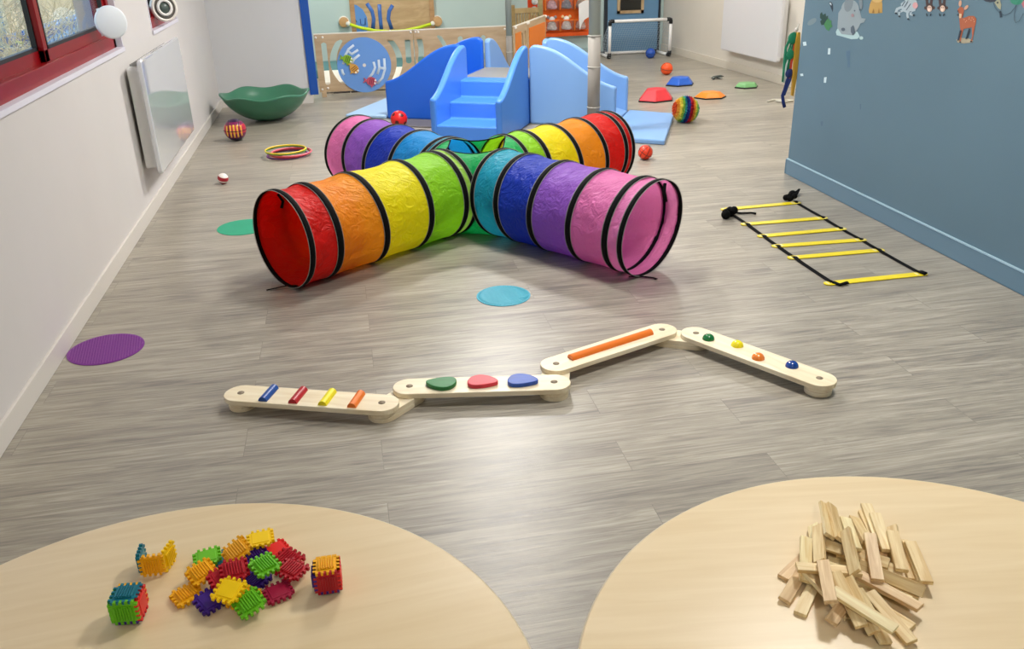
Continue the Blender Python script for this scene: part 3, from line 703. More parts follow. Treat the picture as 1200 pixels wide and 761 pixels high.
    for nm, P, z, bow in (('hub_roof', top, 2*R-.04, -1), ('hub_floor', bot, .004, 0)):
        G = 10; vs = []
        for i in range(G+1):
            for j in range(G+1):
                f, g = i/G, j/G
                p = P[0].lerp(P[1], f).lerp(P[3].lerp(P[2], f), g); b_ = math.sin(PI*f)*math.sin(PI*g)
                vs.append((p.x, p.y, p.z+bow*.045*b_ if bow else .005))
        fs = [(i*(G+1)+j, i*(G+1)+j+1, (i+1)*(G+1)+j+1, (i+1)*(G+1)+j) for i in range(G) for j in range(G)]
        if bow: continue
        MB().add(vs, fs, True).build(nm, gm, t)
    E, rings, cols = arms[0]; d = Vector((E[0]-cx, E[1]-cy, 0)).normalized(); n = Vector((-d.y, d.x, 0)); vs = []
    for j in range(9):
        s = 1.255-.31*j/8
        for k in range(72):
            a = 2*PI*k/72; r = R-.004-.020*(j/8)-.004*math.sin(PI*j/8)*(1+math.sin(7*a))
            vs.append(d*s+n*math.cos(a)*r+U*(R+math.sin(a)*r))
    MB().add(vs, [(j*72+k, j*72+(k+1) % 72, (j+1)*72+(k+1) % 72, (j+1)*72+k) for j in range(8) for k in range(72)], True).build('mouth_lining', fabric('nylon_lining', '#e01a10'), t)
    # ties at the mouths
    def tie(ps, w=.012): MB().tube([Vector(p)-Vector((cx, cy, 0)) for p in ps], .004, 6, flat=(w, .004)).build('tie_strap', blk, t)
    f0 = at_z(352, 337); tie([(f0.x+.02, f0.y, .006), (f0.x-.05, f0.y+.01, .012), (f0.x-.10, f0.y+.0, .01), (f0.x-.16, f0.y-.01, .006)], .016)
    f1 = at_z(742, 326); tie([(f1.x-.02, f1.y+.01, .006), (f1.x+.03, f1.y, .008), (f1.x+.09, f1.y-.035, .006), (f1.x+.1, f1.y-.055, .006)], .018)
    a = arms[0][0]; tie([(a[0]+.01, a[1]+.0, .465), (a[0]+.03, a[1]-.01, .43), (a[0]+.02, a[1]-.02, .40)], .022); 
    a = arms[1][0]; tie([(a[0]+.06, a[1]+.02, .455), (a[0]+.05, a[1]+.0, .42), (a[0]+.06, a[1]-.005, .37)], .016)
tunnel()

# ================================================================ SOFT PLAY SET
U_, = (Vector((math.cos(-.491), math.sin(-.491), 0)),); V_ = Vector((math.sin(.491), math.cos(.491), 0))
P0 = Vector((1.038, 7.886, 0)); SW, SD, SL, ZL, ZH, PT = .62, .80, .77, .342, .675, .055
PLZ = .40
def frame(o, x, y): return Matrix(((x.x, y.x, 0, o.x), (x.y, y.y, 0, o.y), (0, 0, 1, 0), (0, 0, 0, 1)))
BLS = mat('blue_vinyl', '#4585de', .38, .5, bump=.05, bscale=60); BLD = mat('royal_blue_vinyl', '#1a62d2', .4, .5, bump=.05, bscale=60); BLL = mat('sky_blue_vinyl', '#7ca6d8', .38, .5, bump=.05, bscale=60)
BSEAM = mat('dark_base_vinyl', '#12284e', .5); GREYV = mat('grey_vinyl', '#8b8a86', .42)
def side_profile(L_, zl, zh, flat=.08, zb=0.0):
    """in (s,z): s=0 platform end"""
    p = [(0, zb), (0, zh-.035), (.012, zh-.012), (.04, zh)]
    n = 16
    for k in range(n+1):
        f = k/n; s = flat+(L_-flat-.0)*f
        # gentle S: convex at the top, straighter below
        z = zl+(zh-zl)*(math.cos(PI*f**1.05)*.5+.5)*.75+(zh-zl)*(1-f)*.25
        p.append((s, z))
    p += [(L_, zb)]
    return p
def panel(m, prof, x, y0): pass
def module(name, label, org, X, Y, length, w, zl, zh, mt, steps=None, slide=None, matbase=None):
    """local: x across the unit, y from platform outward; side panels at x=0 and x=w"""
    t = thing(name, label, 'soft play module'); t.matrix_world = frame(org, X, Y)
    prof = side_profile(length, zl, zh)
    for x0 in (0, w-PT):
        M = Matrix(((0, 0, 1, 0), (1, 0, 0, 0), (0, 1, 0, 0), (0, 0, 0, 1)))
        MB().prism(prof, x0, x0+PT, M).build('side_panel', mt, t, bevel=.022, seg=4)
    if steps:
        n = len(steps); m = MB(); pr = [(0, 0), (0, steps[0][0])]
        for i, (z, y) in enumerate(steps):
            pr.append((y, z))
            pr.append((y+.01, steps[i+1][0] if i+1 < n else 0))
        M = Matrix(((0, 0, 1, 0), (1, 0, 0, 0), (0, 1, 0, 0), (0, 0, 0, 1)))
        MB().prism(pr, PT-.01, w-PT+.01, M).build('steps', mt, t, bevel=.014, seg=3)
    if slide:
        z0, z1 = slide
        pr = [(0, 0), (0, z0)]+[(length*f, z1+(z0-z1)*(1-f)**1.3) for f in (0, .15, .3, .5, .7, .85, 1)][1:]+[(length, 0)]
        M = Matrix(((0, 0, 1, 0), (1, 0, 0, 0), (0, 1, 0, 0), (0, 0, 0, 1)))
        MB().prism(pr, PT-.01, w-PT+.01, M).build('ramp', mt, t, bevel=.008)
    return t
# platform block
t = thing('platform_block', 'square grey-topped foam platform in the middle of the climbing set', 'soft play module'); t.matrix_world = frame(P0, U_, V_)
MB().box2((.005, .005, .0), (SW-.005, SW-.005, PLZ-.012)).build('block', BLD, t, bevel=.012)
MB().box2((.012, .012, PLZ-.013), (SW-.012, SW-.012, PLZ)).build('top_pad', GREYV, t, bevel=.004)
module('foam_stairs', 'mid blue foam stairs with curved sides facing the tunnel', P0, U_, -V_, SD, SW, ZL, ZH, BLS, steps=[(PLZ, .20), (PLZ*.655, .47), (PLZ*.32, SD-.01)])
module('foam_ramp', 'royal blue foam ramp with curved sides left of the stairs', P0+V_*0, V_, -U_, SL, SW, ZL, ZH, BLD, slide=(PLZ, .04))
module('foam_ramp', 'sky blue foam ramp with curved sides right of the stairs', P0+U_*SW, V_, U_, SL, SW, ZL, ZH, BLL, slide=(PLZ, .04))
module('foam_ramp', 'sky blue foam ramp leading away behind the platform', P0+V_*SW, U_, V_, SL, SW, ZL*.8, ZH-.02, BLL, slide=(PLZ, .04))
def floor_mat(name, label, corners, h, mt):
    m = MB(); m.add([Vector((x, y, z)) for z in (.0, h) for x, y in corners], [(3, 2, 1, 0), (4, 5, 6, 7), (0, 1, 5, 4), (1, 2, 6, 5), (2, 3, 7, 6), (3, 0, 4, 7)])
    t = thing(name, label, 'mat'); m.build('pad', mt, t, bevel=.01, seg=2); return t
def q2(p): return (p.x, p.y)
cR = P0+U_*(SW+SL)
A = cR+V_*(SW+.02); B = A+U_*.42; Cc = at_z(780, 168, 0)
n_ = (at_z(790, 134, 0)-at_z(780, 168, 0)); 
A = cR+U_*.012-V_*.42; 
floor_mat('landing_mat', 'sky blue landing mat at the foot of the right foam ramp', [q2(cR+U_*.012-V_*.55), q2(at_z(779, 166, .03)), q2(at_z(790, 134, .03)), q2(cR+U_*.012+V_*(SW+.0))], .04, BLL)
BLP = mat('pale_blue_vinyl', '#a3c6e8', .4)
cl = P0-U_*(SL+.012)
floor_mat('landing_mat', 'pale blue landing mat at the foot of the left foam ramp', [q2(cl-U_*.42-V_*.0), q2(cl-V_*.0), q2(cl+V_*(SW+.45)), q2(cl-U_*.42+V_*(SW+.45))], .03, BLP)
floor_mat('floor_mat', 'dark grey thin mat under the red ball beside the stairs', [q2(P0-U_*.66-V_*.32), q2(P0-U_*.012-V_*.32), q2(P0-U_*.012-V_*.01), q2(P0-U_*.66-V_*.01)], .012, mat('dark_grey_vinyl', '#6a6664', .5))

# ================================================================ STEEL POLES
def pole(px, py_, y, r, zjoint, label):
    c = at_y(px, py_, y); t = thing('column_pole', label, 'pole', (c.x, c.y, 0))
    MB().cyl((0, 0, .012), (0, 0, zjoint), r, 32).build('lower_sleeve', mat('taupe_sleeve', '#8f8a82', .6, .3), t)
    MB().cyl((0, 0, zjoint), (0, 0, 2.75), r*.92, 32).build('upper_tube', mat('grey_green_reflect', '#a3aca4', .6), t)  # pale green of the reflected surroundings is put into the tube's colour
    m = MB()
    for z in (zjoint*.30, zjoint*.70, zjoint): m.tube([(r*1.01*math.cos(2*PI*k/32), r*1.01*math.sin(2*PI*k/32), z) for k in range(32)], .004, 6, closed=True)
    m.build('joint_band', mat('pale_band', '#b8b4aa', .4), t)
    MB().prism(circ(r*1.5, 32), 0, .012).build('base_plate', mat('steel_base', '#77757', .4, metal=.6) if False else mat('steel_base', '#777570', .4, metal=.6), t)
pole(695.6, 120, 6.95, .051, .80, 'taupe grey steel column pole beside the right foam ramp')
pole(597, 60, 9.60, .035, .55, 'thin grey steel column pole by the wooden gate corner')
# ================================================================ WOODEN PLAY GATES
GW = wood('ply_gate', '#b69b78', '#cbb18d', 3, 3, 14, .5, .8)
GY = 9.72
def slot_poly(x, z0, z1, w, bend, n=40):
    """curved rounded slot centred at x"""
    L, R_ = [], []
    for k in range(n+1):
        f = k/n; z = z0+(z1-z0)*f; dx = bend*(1-(2*f-1)**2)
        e_ = min(z-z0, z1-z); ww = w/2 if e_ >= w/2 else math.sqrt(max(0, (w/2)**2-(w/2-e_)**2))+.0012
        L.append((x+dx-ww, z)); R_.append((x+dx+ww, z))
    return L+R_[::-1]
def panel_with_holes(name, W_, H_, z0, holes, mt, parent, M, th=.02):
    """flat board x 0..W, z z0..H with polygon holes cut by triangulation"""
    bm = bmesh.new(); loops = []
    def ring(p):
        vs = [bm.verts.new((x, 0, z)) for x, z in p]; return [bm.edges.new((vs[i], vs[(i+1) % len(vs)])) for i in range(len(vs))]
    ed = ring([(0, z0), (W_, z0), (W_, H_), (0, H_)])
    for h in holes: ed += ring(h)
    bmesh.ops.triangle_fill(bm, use_beauty=True, use_dissolve=False, edges=ed)
    # drop any faces filled inside a hole
    def inside(pt, poly):
        c = False; n = len(poly)
        for i in range(n):
            x1, y1 = poly[i]; x2, y2 = poly[(i+1) % n]
            if (y1 > pt[1]) != (y2 > pt[1]) and pt[0] < (x2-x1)*(pt[1]-y1)/(y2-y1)+x1: c = not c
        return c
    dead = [f for f in bm.faces if any(inside((f.calc_center_median().x, f.calc_center_median().z), h) for h in holes)]
    bmesh.ops.delete(bm, geom=dead, context='FACES')
    me = bpy.data.meshes.new(name); bm.to_mesh(me); bm.free(); me.materials.append(mt)
    o = bpy.data.objects.new(name, me); C.objects.link(o); o.parent = parent
    if M is not None: o.matrix_local = M
    s = o.modifiers.new('thick', 'SOLIDIFY'); s.thickness = th; s.offset = 0
    return o
def fish(t, x, z, r, col, dark, rot, y, nm):
    M = Matrix.Translation((x, y, z)) @ Matrix.Rotation(rot, 4, 'Y') @ Matrix(((1, 0, 0, 0), (0, 0, -1, 0), (0, 1, 0, 0), (0, 0, 0, 1)))
    P = [(r*math.cos(a)*1.05, r*.85*math.sin(a)) for a in [2*PI*k/20 for k in range(20)]]
    b = MB(); b.prism(P, 0, .014, M); b.prism([(-r*.8, 0), (-r*1.7, r*.6), (-r*1.4, 0), (-r*1.7, -r*.6)], 0, .013, M); b.prism([(-r*.2, -r*.7), (r*.2, -r*1.3), (r*.5, -r*.6)], 0, .013, M)
    o = b.build(nm, pm(col, .4), t)
    s = MB()
    for k in (-.35, 0, .35): s.prism([(k*r-.1*r, -r*.6), (k*r+.06*r, -r*.6), (k*r+.16*r, r*.6), (k*r, r*.6)], .0142, .016, M)
    s.build('stripes', pm(dark, .5), o)
    e = MB()
    for k in (-.25, .35): e.prism(circ(r*.2, 12, r*.75, r*k), .0142, .018, M)
    e.build('eyes', pm('#f4f0e8', .4), o)
gx0 = at_y(374, 100, GY).x; gx1 = at_y(486, 60, GY).x; gx2 = at_y(596, 60, GY).x
GH = .642
W_ = gx1-gx0-.01
g1 = thing('wooden_play_gate', 'birch play gate with a blue fish wheel between post and slide', 'gate', (gx0, GY, 0), 0, 'birch play gates')
holes = [slot_poly(.095, .12, .56, .055, 0), slot_poly(.275, .12, .58, .07, -.10), slot_poly(W_-.26, .10, .57, .065, .10), slot_poly(W_-.06, .3, .56, .06, 0)]
panel_with_holes('board', W_, GH, .05, holes, GW, g1, None)
MB().box2((0, -.014, GH-.004), (W_, .014, GH+.006)).build('top_edge', mat('pale_ply_edge', '#e6dccb', .5), g1)
wc = at_y(427, 76.5, GY-.03); wx, wz = wc.x-gx0, wc.z
wh = MB().prism(circ(.285, 64, wx, -wz), .0, .012, Matrix(((1, 0, 0, 0), (0, 0, -1, -.012), (0, -1, 0, 0), (0, 0, 0, 1))))
who = wh.build('fish_wheel', pm('#6c9cdc', .4), g1)
gr = MB()
def groove(pts_, r=.011): gr.tube([Vector((wx+a, -.0255, wz+b)) for a, b in pts_], r, 8, flat=(.006, .026))
groove([(-.22, .02), (-.19, .11), (-.15, .17), (-.09, .21)]); groove([(-.17, .16), (-.12, .12), (-.05, .16)]); groove([(-.13, .02), (-.10, .07), (-.04, .11)]); groove([(-.24, -.03), (-.235, -.07), (-.22, -.09)])
groove([(.10, .03), (.11, -.03), (.08, -.09), (.03, -.14)]); groove([(.155, .05), (.155, -.04), (.13, -.10)]); groove([(.215, .06), (.215, -.05), (.18, -.14), (.12, -.20)]); groove([(.155, -.035), (.215, -.045)])
gr.build('track_groove', pm('#d4e2ee', .5), who)
for x, z, c1, c2, rt, nm in ((-.17, .07, '#8db82a', '#3d6a12', .3, 'fish_slider'), (-.11, -.03, '#d8a24a', '#8d5a18', .9, 'fish_slider'), (.06, -.17, '#c8566a', '#7e1f30', .2, 'fish_slider')):
    fish(who, wx+x, wz+z, .052, c1, c2, rt, -.028, nm)
MB().prism(circ(.018, 16, wx, -wz), .0125, .016, Matrix(((1, 0, 0, 0), (0, 0, -1, -.012), (0, -1, 0, 0), (0, 0, 0, 1)))).build('hub_cap', pm('#e0ddd4', .4), who)
for x, z in ((.02, GH-.03), (.09, GH-.03), (.03, .08), (.09, .09), (W_-.02, GH-.02)): MB().ball((x, -.014, z), .012, 10, 8).build('hinge_bolt', pm('#efe9df', .4), g1)
MB().box2((.02, -.02, .0), (.07, .02, .05)).box2((W_-.07, -.02, .0), (W_-.02, .02, .05)).build('foot', GW, g1)
MB().box2((.14, -.02, .03), (.32, .0, .045)).box2((.33, -.02, .03), (.5, .0, .045)).build('latch_strip', pm('#3a3430', .5), g1)
g2 = thing('wooden_play_gate', 'birch play gate with slanted slots behind the royal blue ramp', 'gate', (gx1, GY, 0), 0, 'birch play gates')
W2_ = gx2-gx1-.01
panel_with_holes('board', W2_, GH, .05, [slot_poly(.05, .3, .57, .06, .02), slot_poly(.26, .14, .58, .05, .09), slot_poly(.5, .14, .56, .055, 0), slot_poly(.75, .14, .56, .055, 0)], GW, g2, None)
MB().box2((0, -.014, GH-.004), (W2_, .014, GH+.006)).build('top_edge', mat('pale_ply_edge2', '#e6dccb', .5), g2)
for x, z in ((.02, GH-.02), (.05, GH-.02), (W2_-.03, GH-.03)): MB().ball((x, -.014, z), .012, 10, 8).build('hinge_bolt', pm('#efe9df', .4), g2)
MB().box2((.02, -.02, .0), (.07, .02, .05)).box2((W2_-.07, -.02, .0), (W2_-.02, .02, .05)).build('foot', GW, g2)
# receding gates
def line_gate(a, b, label, orange):
    d = b-a; L_ = d.length; t = thing('wooden_play_gate', label, 'gate', (a.x, a.y, 0), math.atan2(d.y, d.x), 'birch play gates')
    if orange:
        panel_with_holes('board', L_, GH, .05, [slot_poly(.02+L_*.02, .06, .07, .01, 0)], GW, t, None)
        MB().box2((.05, -.018, .09), (L_-.06, -.008, GH-.07)).build('orange_inlay', mat('orange_board', '#ec7f16', .45), t)
        g = MB()
        for k, h in ((.12, .12), (.17, .2), (.30, .22), (.36, .16), (.44, .24)):
            x = k/.5*L_*.8; g.add([Vector((x, -.0195, .09)), Vector((x+.05, -.0195, .09)), Vector((x+.03+.02*math.sin(k*50), -.0195, .09+h))], [(0, 1, 2)])
        g.build('grass_blades', pm('#e9a864', .5), t)
    else:
        panel_with_holes('board', L_, GH, .05, [slot_poly(L_*.55, .1, .56, .05, .06), slot_poly(L_*.8, .1, .57, .05, .05)], GW, t, None)
        MB().box2((.02, -.018, .09), (L_*.45, -.008, GH-.07)).build('orange_inlay', mat('orange_board2', '#e2801e', .45), t)
    MB().box2((0, -.014, GH-.004), (L_, .014, GH+.006)).build('top_edge', mat('pale_ply_edge3', '#e6dccb', .5), t)
    MB().box2((.0, -.02, 0), (.05, .02, .05)).box2((L_-.05, -.02, 0), (L_, .02, .05)).build('foot', GW, t)
    for x in (.02, L_-.02): MB().ball((x, -.015, GH-.01), .016, 10, 8).build('hinge_bolt', pm('#efe9df', .4), t)
pA = at_z(602, 31.5, GH); pB = at_z(614.5, 26, GH); pC = at_z(638.5, 18, GH)
pA.z = pB.z = pC.z = 0
dAC = (pC-pA); pB = pA+dAC*.38
line_gate(pA, pB, 'birch play gate with curved slots running back from the thin pole', False)
line_gate(pB+dAC.normalized()*.015, pC, 'birch play gate with an orange board running back to the organiser', True)
# slatted wooden fence behind
s0 = at_z(603, 12.5, .72); s1 = at_z(632, 19, .62); y_s = 11.55
fx0, fx1 = at_y(603, 20, y_s).x, at_y(629, 20, y_s).x
t = thing('slatted_bench_fence', 'small slatted wooden fence behind the orange gate', 'fence', (fx0, y_s, 0))
sl = MB(); Lf = fx1-fx0
nn = 8
for k in range(nn+1): sl.box2((k*Lf/nn-.014, -.012, .05), (k*Lf/nn+.014, .012, .66))
sl.build('slats', wood('olive_pine', '#9a8458', '#b8a070', 3, 3, 12), t)
MB().box2((-.03, -.025, .62), (Lf+.02, .025, .68)).box2((-.03, -.02, .08), (Lf+.02, .02, .13)).build('rail', wood('olive_pine_rail', '#a58d5f', '#c2aa7c', 12, 3, 3), t)
MB().box2((-.05, -.03, 0), (.0, .03, .72)).build('post', wood('olive_pine_post', '#8d7748', '#a89060', 3, 3, 12), t)
c = at_y(633.3, 8, 11.6)
t = MB().box2((-.028, -.028, 0), (.028, .028, 1.9)).build('timber_post', wood('olive_pine_tall', '#8f8258', '#aa9a6c', 3, 3, 8), loc=(c.x, 11.6, 0)); tag(t, 'tall thin olive timber post left of the orange organiser', 'post')

# ================================================================ PANEL AND RAIL ON THE FAR WALL
def far(px, py, y): return at_y(px, py, y)
x0, x1 = far(409, 0, FY-.03).x, far(508, 0, FY-.03).x
t = thing('wall_play_panel', 'birch wall panel with blue curved inlays behind the yellow rope', 'play panel', (x0, FY-.02, .30))
Wp = x1-x0
MB().box2((.04, -.012, 0), (Wp-.04, .012, 1.05)).build('board', wood('panel_ply', '#b0936a', '#c6a981', 3, 3, 12), t)
MB().box2((0, -.03, -.02), (.06, .02, 1.08)).box2((Wp-.06, -.03, -.02), (Wp, .02, 1.08)).build('side_rail', wood('panel_rail', '#a57f56', '#bd966b', 3, 3, 12), t)
Mx = Matrix(((1, 0, 0, 0), (0, 0, -1, -.013), (0, 1, 0, 0), (0, 0, 0, 1)))
def pl2(px, py): p = far(px, py, FY-.035); return (p.x-x0, p.z-.30)
arc = [pl2(412.5, 38)]+[pl2(*a) for a in ((430, 38), (431.5, 30), (430, 20), (425, 11), (418, 6), (412.5, 5))]
MB().prism(arc, 0, .006, Mx).build('blue_quadrant', pm('#5b8fd0', .45), t)
for nm, P in (('curved_slot', [(430, 4), (436, 13), (438, 22), (437, 35)]), ('curved_slot', [(444.5, 5), (445, 15), (446, 25), (447, 35)]), ('curved_slot', [(460, 6), (456, 13), (455, 22), (459, 34)])):
    m = MB(); m.tube([Vector((pl2(*a)[0], -.017, pl2(*a)[1])) for a in P], .02, 10, flat=(.010, .050)); m.build(nm, pm('#3868b4', .4), t)
MB().tube([Vector((pl2(*a)[0], -.02, pl2(*a)[1])) for a in ((422, 22), (423, 29), (428, 29), (428, 21))], .006, 6).tube([Vector((pl2(*a)[0], -.02, pl2(*a)[1])) for a in ((416, 22), (418, 26))], .006, 6).build('dark_groove', pm('#1c3f80', .5), t)
ka, kb = far(403, 26, FY-.06), far(512.5, 25, FY-.06)
t = thing('sagging_rail', 'lime yellow sagging tube hung between two round wooden knobs', 'rail', (0, 0, 0))
for k_ in (ka, kb):
    MB().cyl((k_.x, FY-.02, k_.z), (k_.x, FY-.09, k_.z), .062, 28).build('knob', wood('knob_beech', '#b48a56', '#cfa876', 3, 3, 3), t, bevel=.004)
    MB().cyl((k_.x, FY, k_.z), (k_.x, FY-.03, k_.z), .072, 28).build('knob_collar', pm('#e8e4da', .4), t)
cp = [far(*a, FY-.12) for a in ((408, 28), (422, 32.5), (440, 36), (457, 37), (474, 36), (492, 32), (507, 27.5))]
MB().tube(cp, .02, 10).build('tube', pm('#c4dc14', .35), t)
MB().ball(cp[0], .03, 10, 8).ball(cp[-1], .03, 10, 8).ball(cp[3], .024, 10, 8).build('tube_end', pm('#f2efe2', .4), t)

# mattresses seen through the gate slots
tag(MB().box2((-.25, 9.95, 0), (1.2, 10.9, .12)).build('cream_mattress', mat('cream_vinyl', '#ece6da', .5), bevel=.02), 'cream floor mattress behind the fish wheel gate', 'mattress')
tag(MB().box2((-.6, 11.1, 0), (1.4, 11.9, .10)).build('teal_mattress', mat('dark_teal_vinyl', '#4c8084', .5), bevel=.02), 'dark teal floor mattress behind the fish wheel gate', 'mattress')

# ================================================================ ORANGE ORGANISER
def organiser():
    y = FY-.03; a = far(636, 42, y); b = far(689.5, 42, y)
    t = thing('hanging_organiser', 'orange fabric wall organiser with clear pockets of toys', 'organiser', (a.x, y, 0))
    W = b.x-a.x; zb = .26
    MB().box2((0, -.008, zb), (W, .01, 1.3)).build('backing', mat('orange_canvas', '#f06a0c', .7, bump=.3, bscale=30, var=.1), t)
    MB().box2((0, -.07, zb), (W, -.008, zb+.05)).build('bottom_hem', mat('dark_orange_canvas', '#e2560a', .7), t)
    pk = thin_glass('clear_pocket', (.93, .9, .9), .16); rn = random.Random(2)
    for r_ in range(3):
        for c_ in range(3):
            x0 = .02+c_*(W-.04)/3; x1 = x0+(W-.04)/3-.015; z0 = zb+.07+r_*.27
            MB().add([(x0, -.01, z0), (x1, -.01, z0), (x1, -.10, z0+.01), (x0, -.10, z0+.01), (x0, -.12, z0+.14), (x1, -.12, z0+.14), (x0, -.01, z0+.14), (x1, -.01, z0+.14)], [(0, 1, 2, 3), (3, 2, 5, 4), (0, 3, 4, 6), (1, 2, 5, 7)]).build('pocket', pk, t)
            MB().box2((x0, -.125, z0+.135), (x1, -.118, z0+.15)).box2((x0-.004, -.12, z0), (x0+.004, -.01, z0+.15)).build('pocket_trim', mat('orange_trim', '#f07a1e', .6), t)
    # toys in the pockets (own things)
    LABS = ['grey and white plush stuffed in the lower left clear pocket of the organiser', 'plush with round cream ears in the middle bottom pocket of the organiser', 'pinkish plush in the lowest right pocket of the organiser',
            'pink and lilac plush toy poking out of an upper left pocket', 'slate grey cloth toy in the upper middle pocket of the organiser', 'small dark plush in the upper right pocket of the organiser']
    cols = ['#dcdadc', '#f4f0e8', '#d8b4ac', '#e4bccc', '#8a93a6', '#b8ada0']
    for k in range(6):
        r_, c_ = divmod(k, 3); x = a.x+.02+(c_+.5)*(W-.04)/3-.007; z = zb+.07+r_*.27
        o = thing('plush_toy', LABS[k], 'plush toy', (x, y-.062, z+.012), 0, 'plush toys in the orange organiser')
        m = MB(); m.ball((0, 0, .06), .05, 16, 12, (1.25, .75, 1.15)); m.ball((.03, -.01, .03), .035, 12, 10, (1.2, .8, .8)); m.ball((-.04, 0, .04), .03, 12, 10)
        m.build('body', mat('plush_%d' % k, cols[k], .9, bump=.8, bscale=60, var=.35, vscale=35, sheen=.3), o)
        if k in (0, 1, 3):
            MB().ball((0, -.005, .14), .04, 16, 12).build('head', mat('plush_head_%d' % k, cols[k], .9, bump=.6, bscale=60), o)
            me_ = mat('plush_ear_%d' % k, ['#8f8a8c', '#e8c894', '#d8b4c4'][min(k, 2)], .9)
            for sx in (-.05, .05): MB().ball((sx, 0, .17), .022, 10, 8).build('ear', me_, o)
    # white cloth hanging
    p = [far(*q, y-.15) for q in ((678, 5), (686, 0), (690, 0), (690, 20), (685, 23), (682, 28), (679.5, 35.5), (678.5, 24))]
    m = MB(); q0 = [(v.x-a.x, v.z) for v in p]
    m.prism(q0+[], .14, .155, Matrix(((1, 0, 0, 0), (0, 0, -1, 0), (0, 1, 0, 0), (0, 0, 0, 1))))
    m2 = m.build('white_cloth', mat('white_cotton', '#f0efee', .8, bump=.6, bscale=12, bdist=.02), loc=(a.x, y, 0), bevel=.004)
    tag(m2, 'white cloth draped over the right side of the orange organiser', 'cloth')
    xo = far(619, 10, y).x; x2 = far(630, 10, y).x
    t2 = thing('hanging_organiser', 'narrow red-orange hanging organiser left of the timber post', 'organiser', (xo, y, 0))
    MB().box2((0, .018, .48), (x2-xo, .028, 1.2)).build('backing', mat('red_orange_canvas', '#e4480e', .7, var=.1), t2)
    m = MB(); m.ball((.07, -.05, .60), .05, 14, 10, (1, .7, 1.2)); m.ball((.08, -.05, .72), .045, 14, 10); m.ball((.05, -.05, .77), .018, 8, 6); m.ball((.11, -.05, .77), .018, 8, 6)
    o = m.build('plush_toy', mat('black_white_plush', '#e8e4de', .9, var=.6, vscale=14), loc=(xo, y-.0, 0)); tag(o, 'white and black plush hanging in the narrow organiser', 'plush toy')
organiser()

# ================================================================ GOAL
def goal():
    fl = Vector((3.492, 11.48, 0)); fr = Vector((4.315, 11.44, 0)); bl = Vector((3.50, 11.93, 0)); bR = Vector((4.28, 11.89, 0)); r = .02
    H_ = .475; U3 = Vector((0, 0, 1)); z = U3*r
    t = thing('toy_football_goal', 'small white pipe football goal with black corners before the blue door', 'goal', (0, 0, 0))
    W = pm('#efefee', .35); K = pm('#15161a', .45)
    def pipe(a, b, nm): MB().cyl(a, b, r, 16).build(nm, W, t)
    pipe(fl+z, fl+U3*H_, 'post'); pipe(fr+z, fr+U3*H_, 'post'); pipe(fl+U3*H_, fr+U3*H_, 'crossbar'); pipe(bl+z, bR+z, 'ground_bar'); pipe(fl+z, bl+z, 'side_bar'); pipe(fr+z, bR+z, 'side_bar')
    for c_, d1, d2 in ((fl+U3*H_, (fr-fl), -U3), (fr+U3*H_, (fl-fr), -U3), (fl+z, U3, bl-fl), (fr+z, U3, bR-fr), (bl+z, bR-bl, fl-bl), (bR+z, bl-bR, fr-bR)):
        d1 = d1.normalized(); d2 = d2.normalized(); m = MB()
        m.tube([c_+d1*.055, c_+d1*.015, c_+(d1+d2)*.004, c_+d2*.015, c_+d2*.055], r*1.22, 14); m.build('corner_elbow', K, t)
    m = MB(); n, k_ = 24, 16
    tl, tr = fl+U3*H_, fr+U3*H_; b0, b1 = bl+U3*.03, bR+U3*.03
    def sagp(f, g): p = tl.lerp(tr, f).lerp(b0.lerp(b1, f), g); return p+Vector((0, .05, 0))*math.sin(PI*g)
    for i in range(n+1): m.tube([sagp(i/n, g/10) for g in range(11)], .0018, 4)
    for j in range(k_+1): m.tube([sagp(f/12, j/k_) for f in range(13)], .0018, 4)
    for (a, b) in ((tl, b0), (tr, b1)):
        base = fl if a is tl else fr
        for j in range(1, 10):
            g = j/10; top = a.lerp(b, g)+Vector((0, .05, 0))*math.sin(PI*g); m.tube([top, Vector((top.x, top.y, .03))], .0015, 4)
            g2 = 1-g; zz = .03+(H_-.03)*g2; m.tube([Vector((base.x, base.y, zz)), sagp(0 if a is tl else 1, g)], .0015, 4)
    m.build('net', mat('grey_blue_net', '#a9bac6', .6), t)
goal()

# ================================================================ BALLS AND SMALL TOYS
def ball_thing(name, label, px, py, rpx, mt, rot=(0, 0, 0), cat='ball', grooves=None, group=None):
    z = .05
    for _ in range(6):
        p = at_z(px, py, z); dist = (p-O).dot(AF); z = rpx/FPX*dist
    t = thing(name, label, cat, (p.x, p.y, 0), 0, group)
    b = MB().ball((0, 0, 0), z, 40, 28).build('shell', mt, t, loc=(0, 0, z), rot=rot)
    if grooves:
        m = MB()
        for ax in grooves:
            R_ = Euler(ax).to_matrix()
            m.tube([R_ @ Vector((z*1.0*math.cos(2*PI*k/40), z*1.0*math.sin(2*PI*k/40), 0)) for k in range(40)], z*.035, 6, closed=True)
        m.build('seams', pm('#20181a', .5), b)
    return t, z
stripe = ramp_mat('striped_ball', [(0, '#3c1246'), (.12, '#7c1e58'), (.24, '#e8b23a'), (.36, '#c8342c'), (.44, '#f0c048'), (.56, '#d84a2a'), (.64, '#eec04a'), (.76, '#8c2058'), (.88, '#3c1246')], 'x', .3, scale=.1)
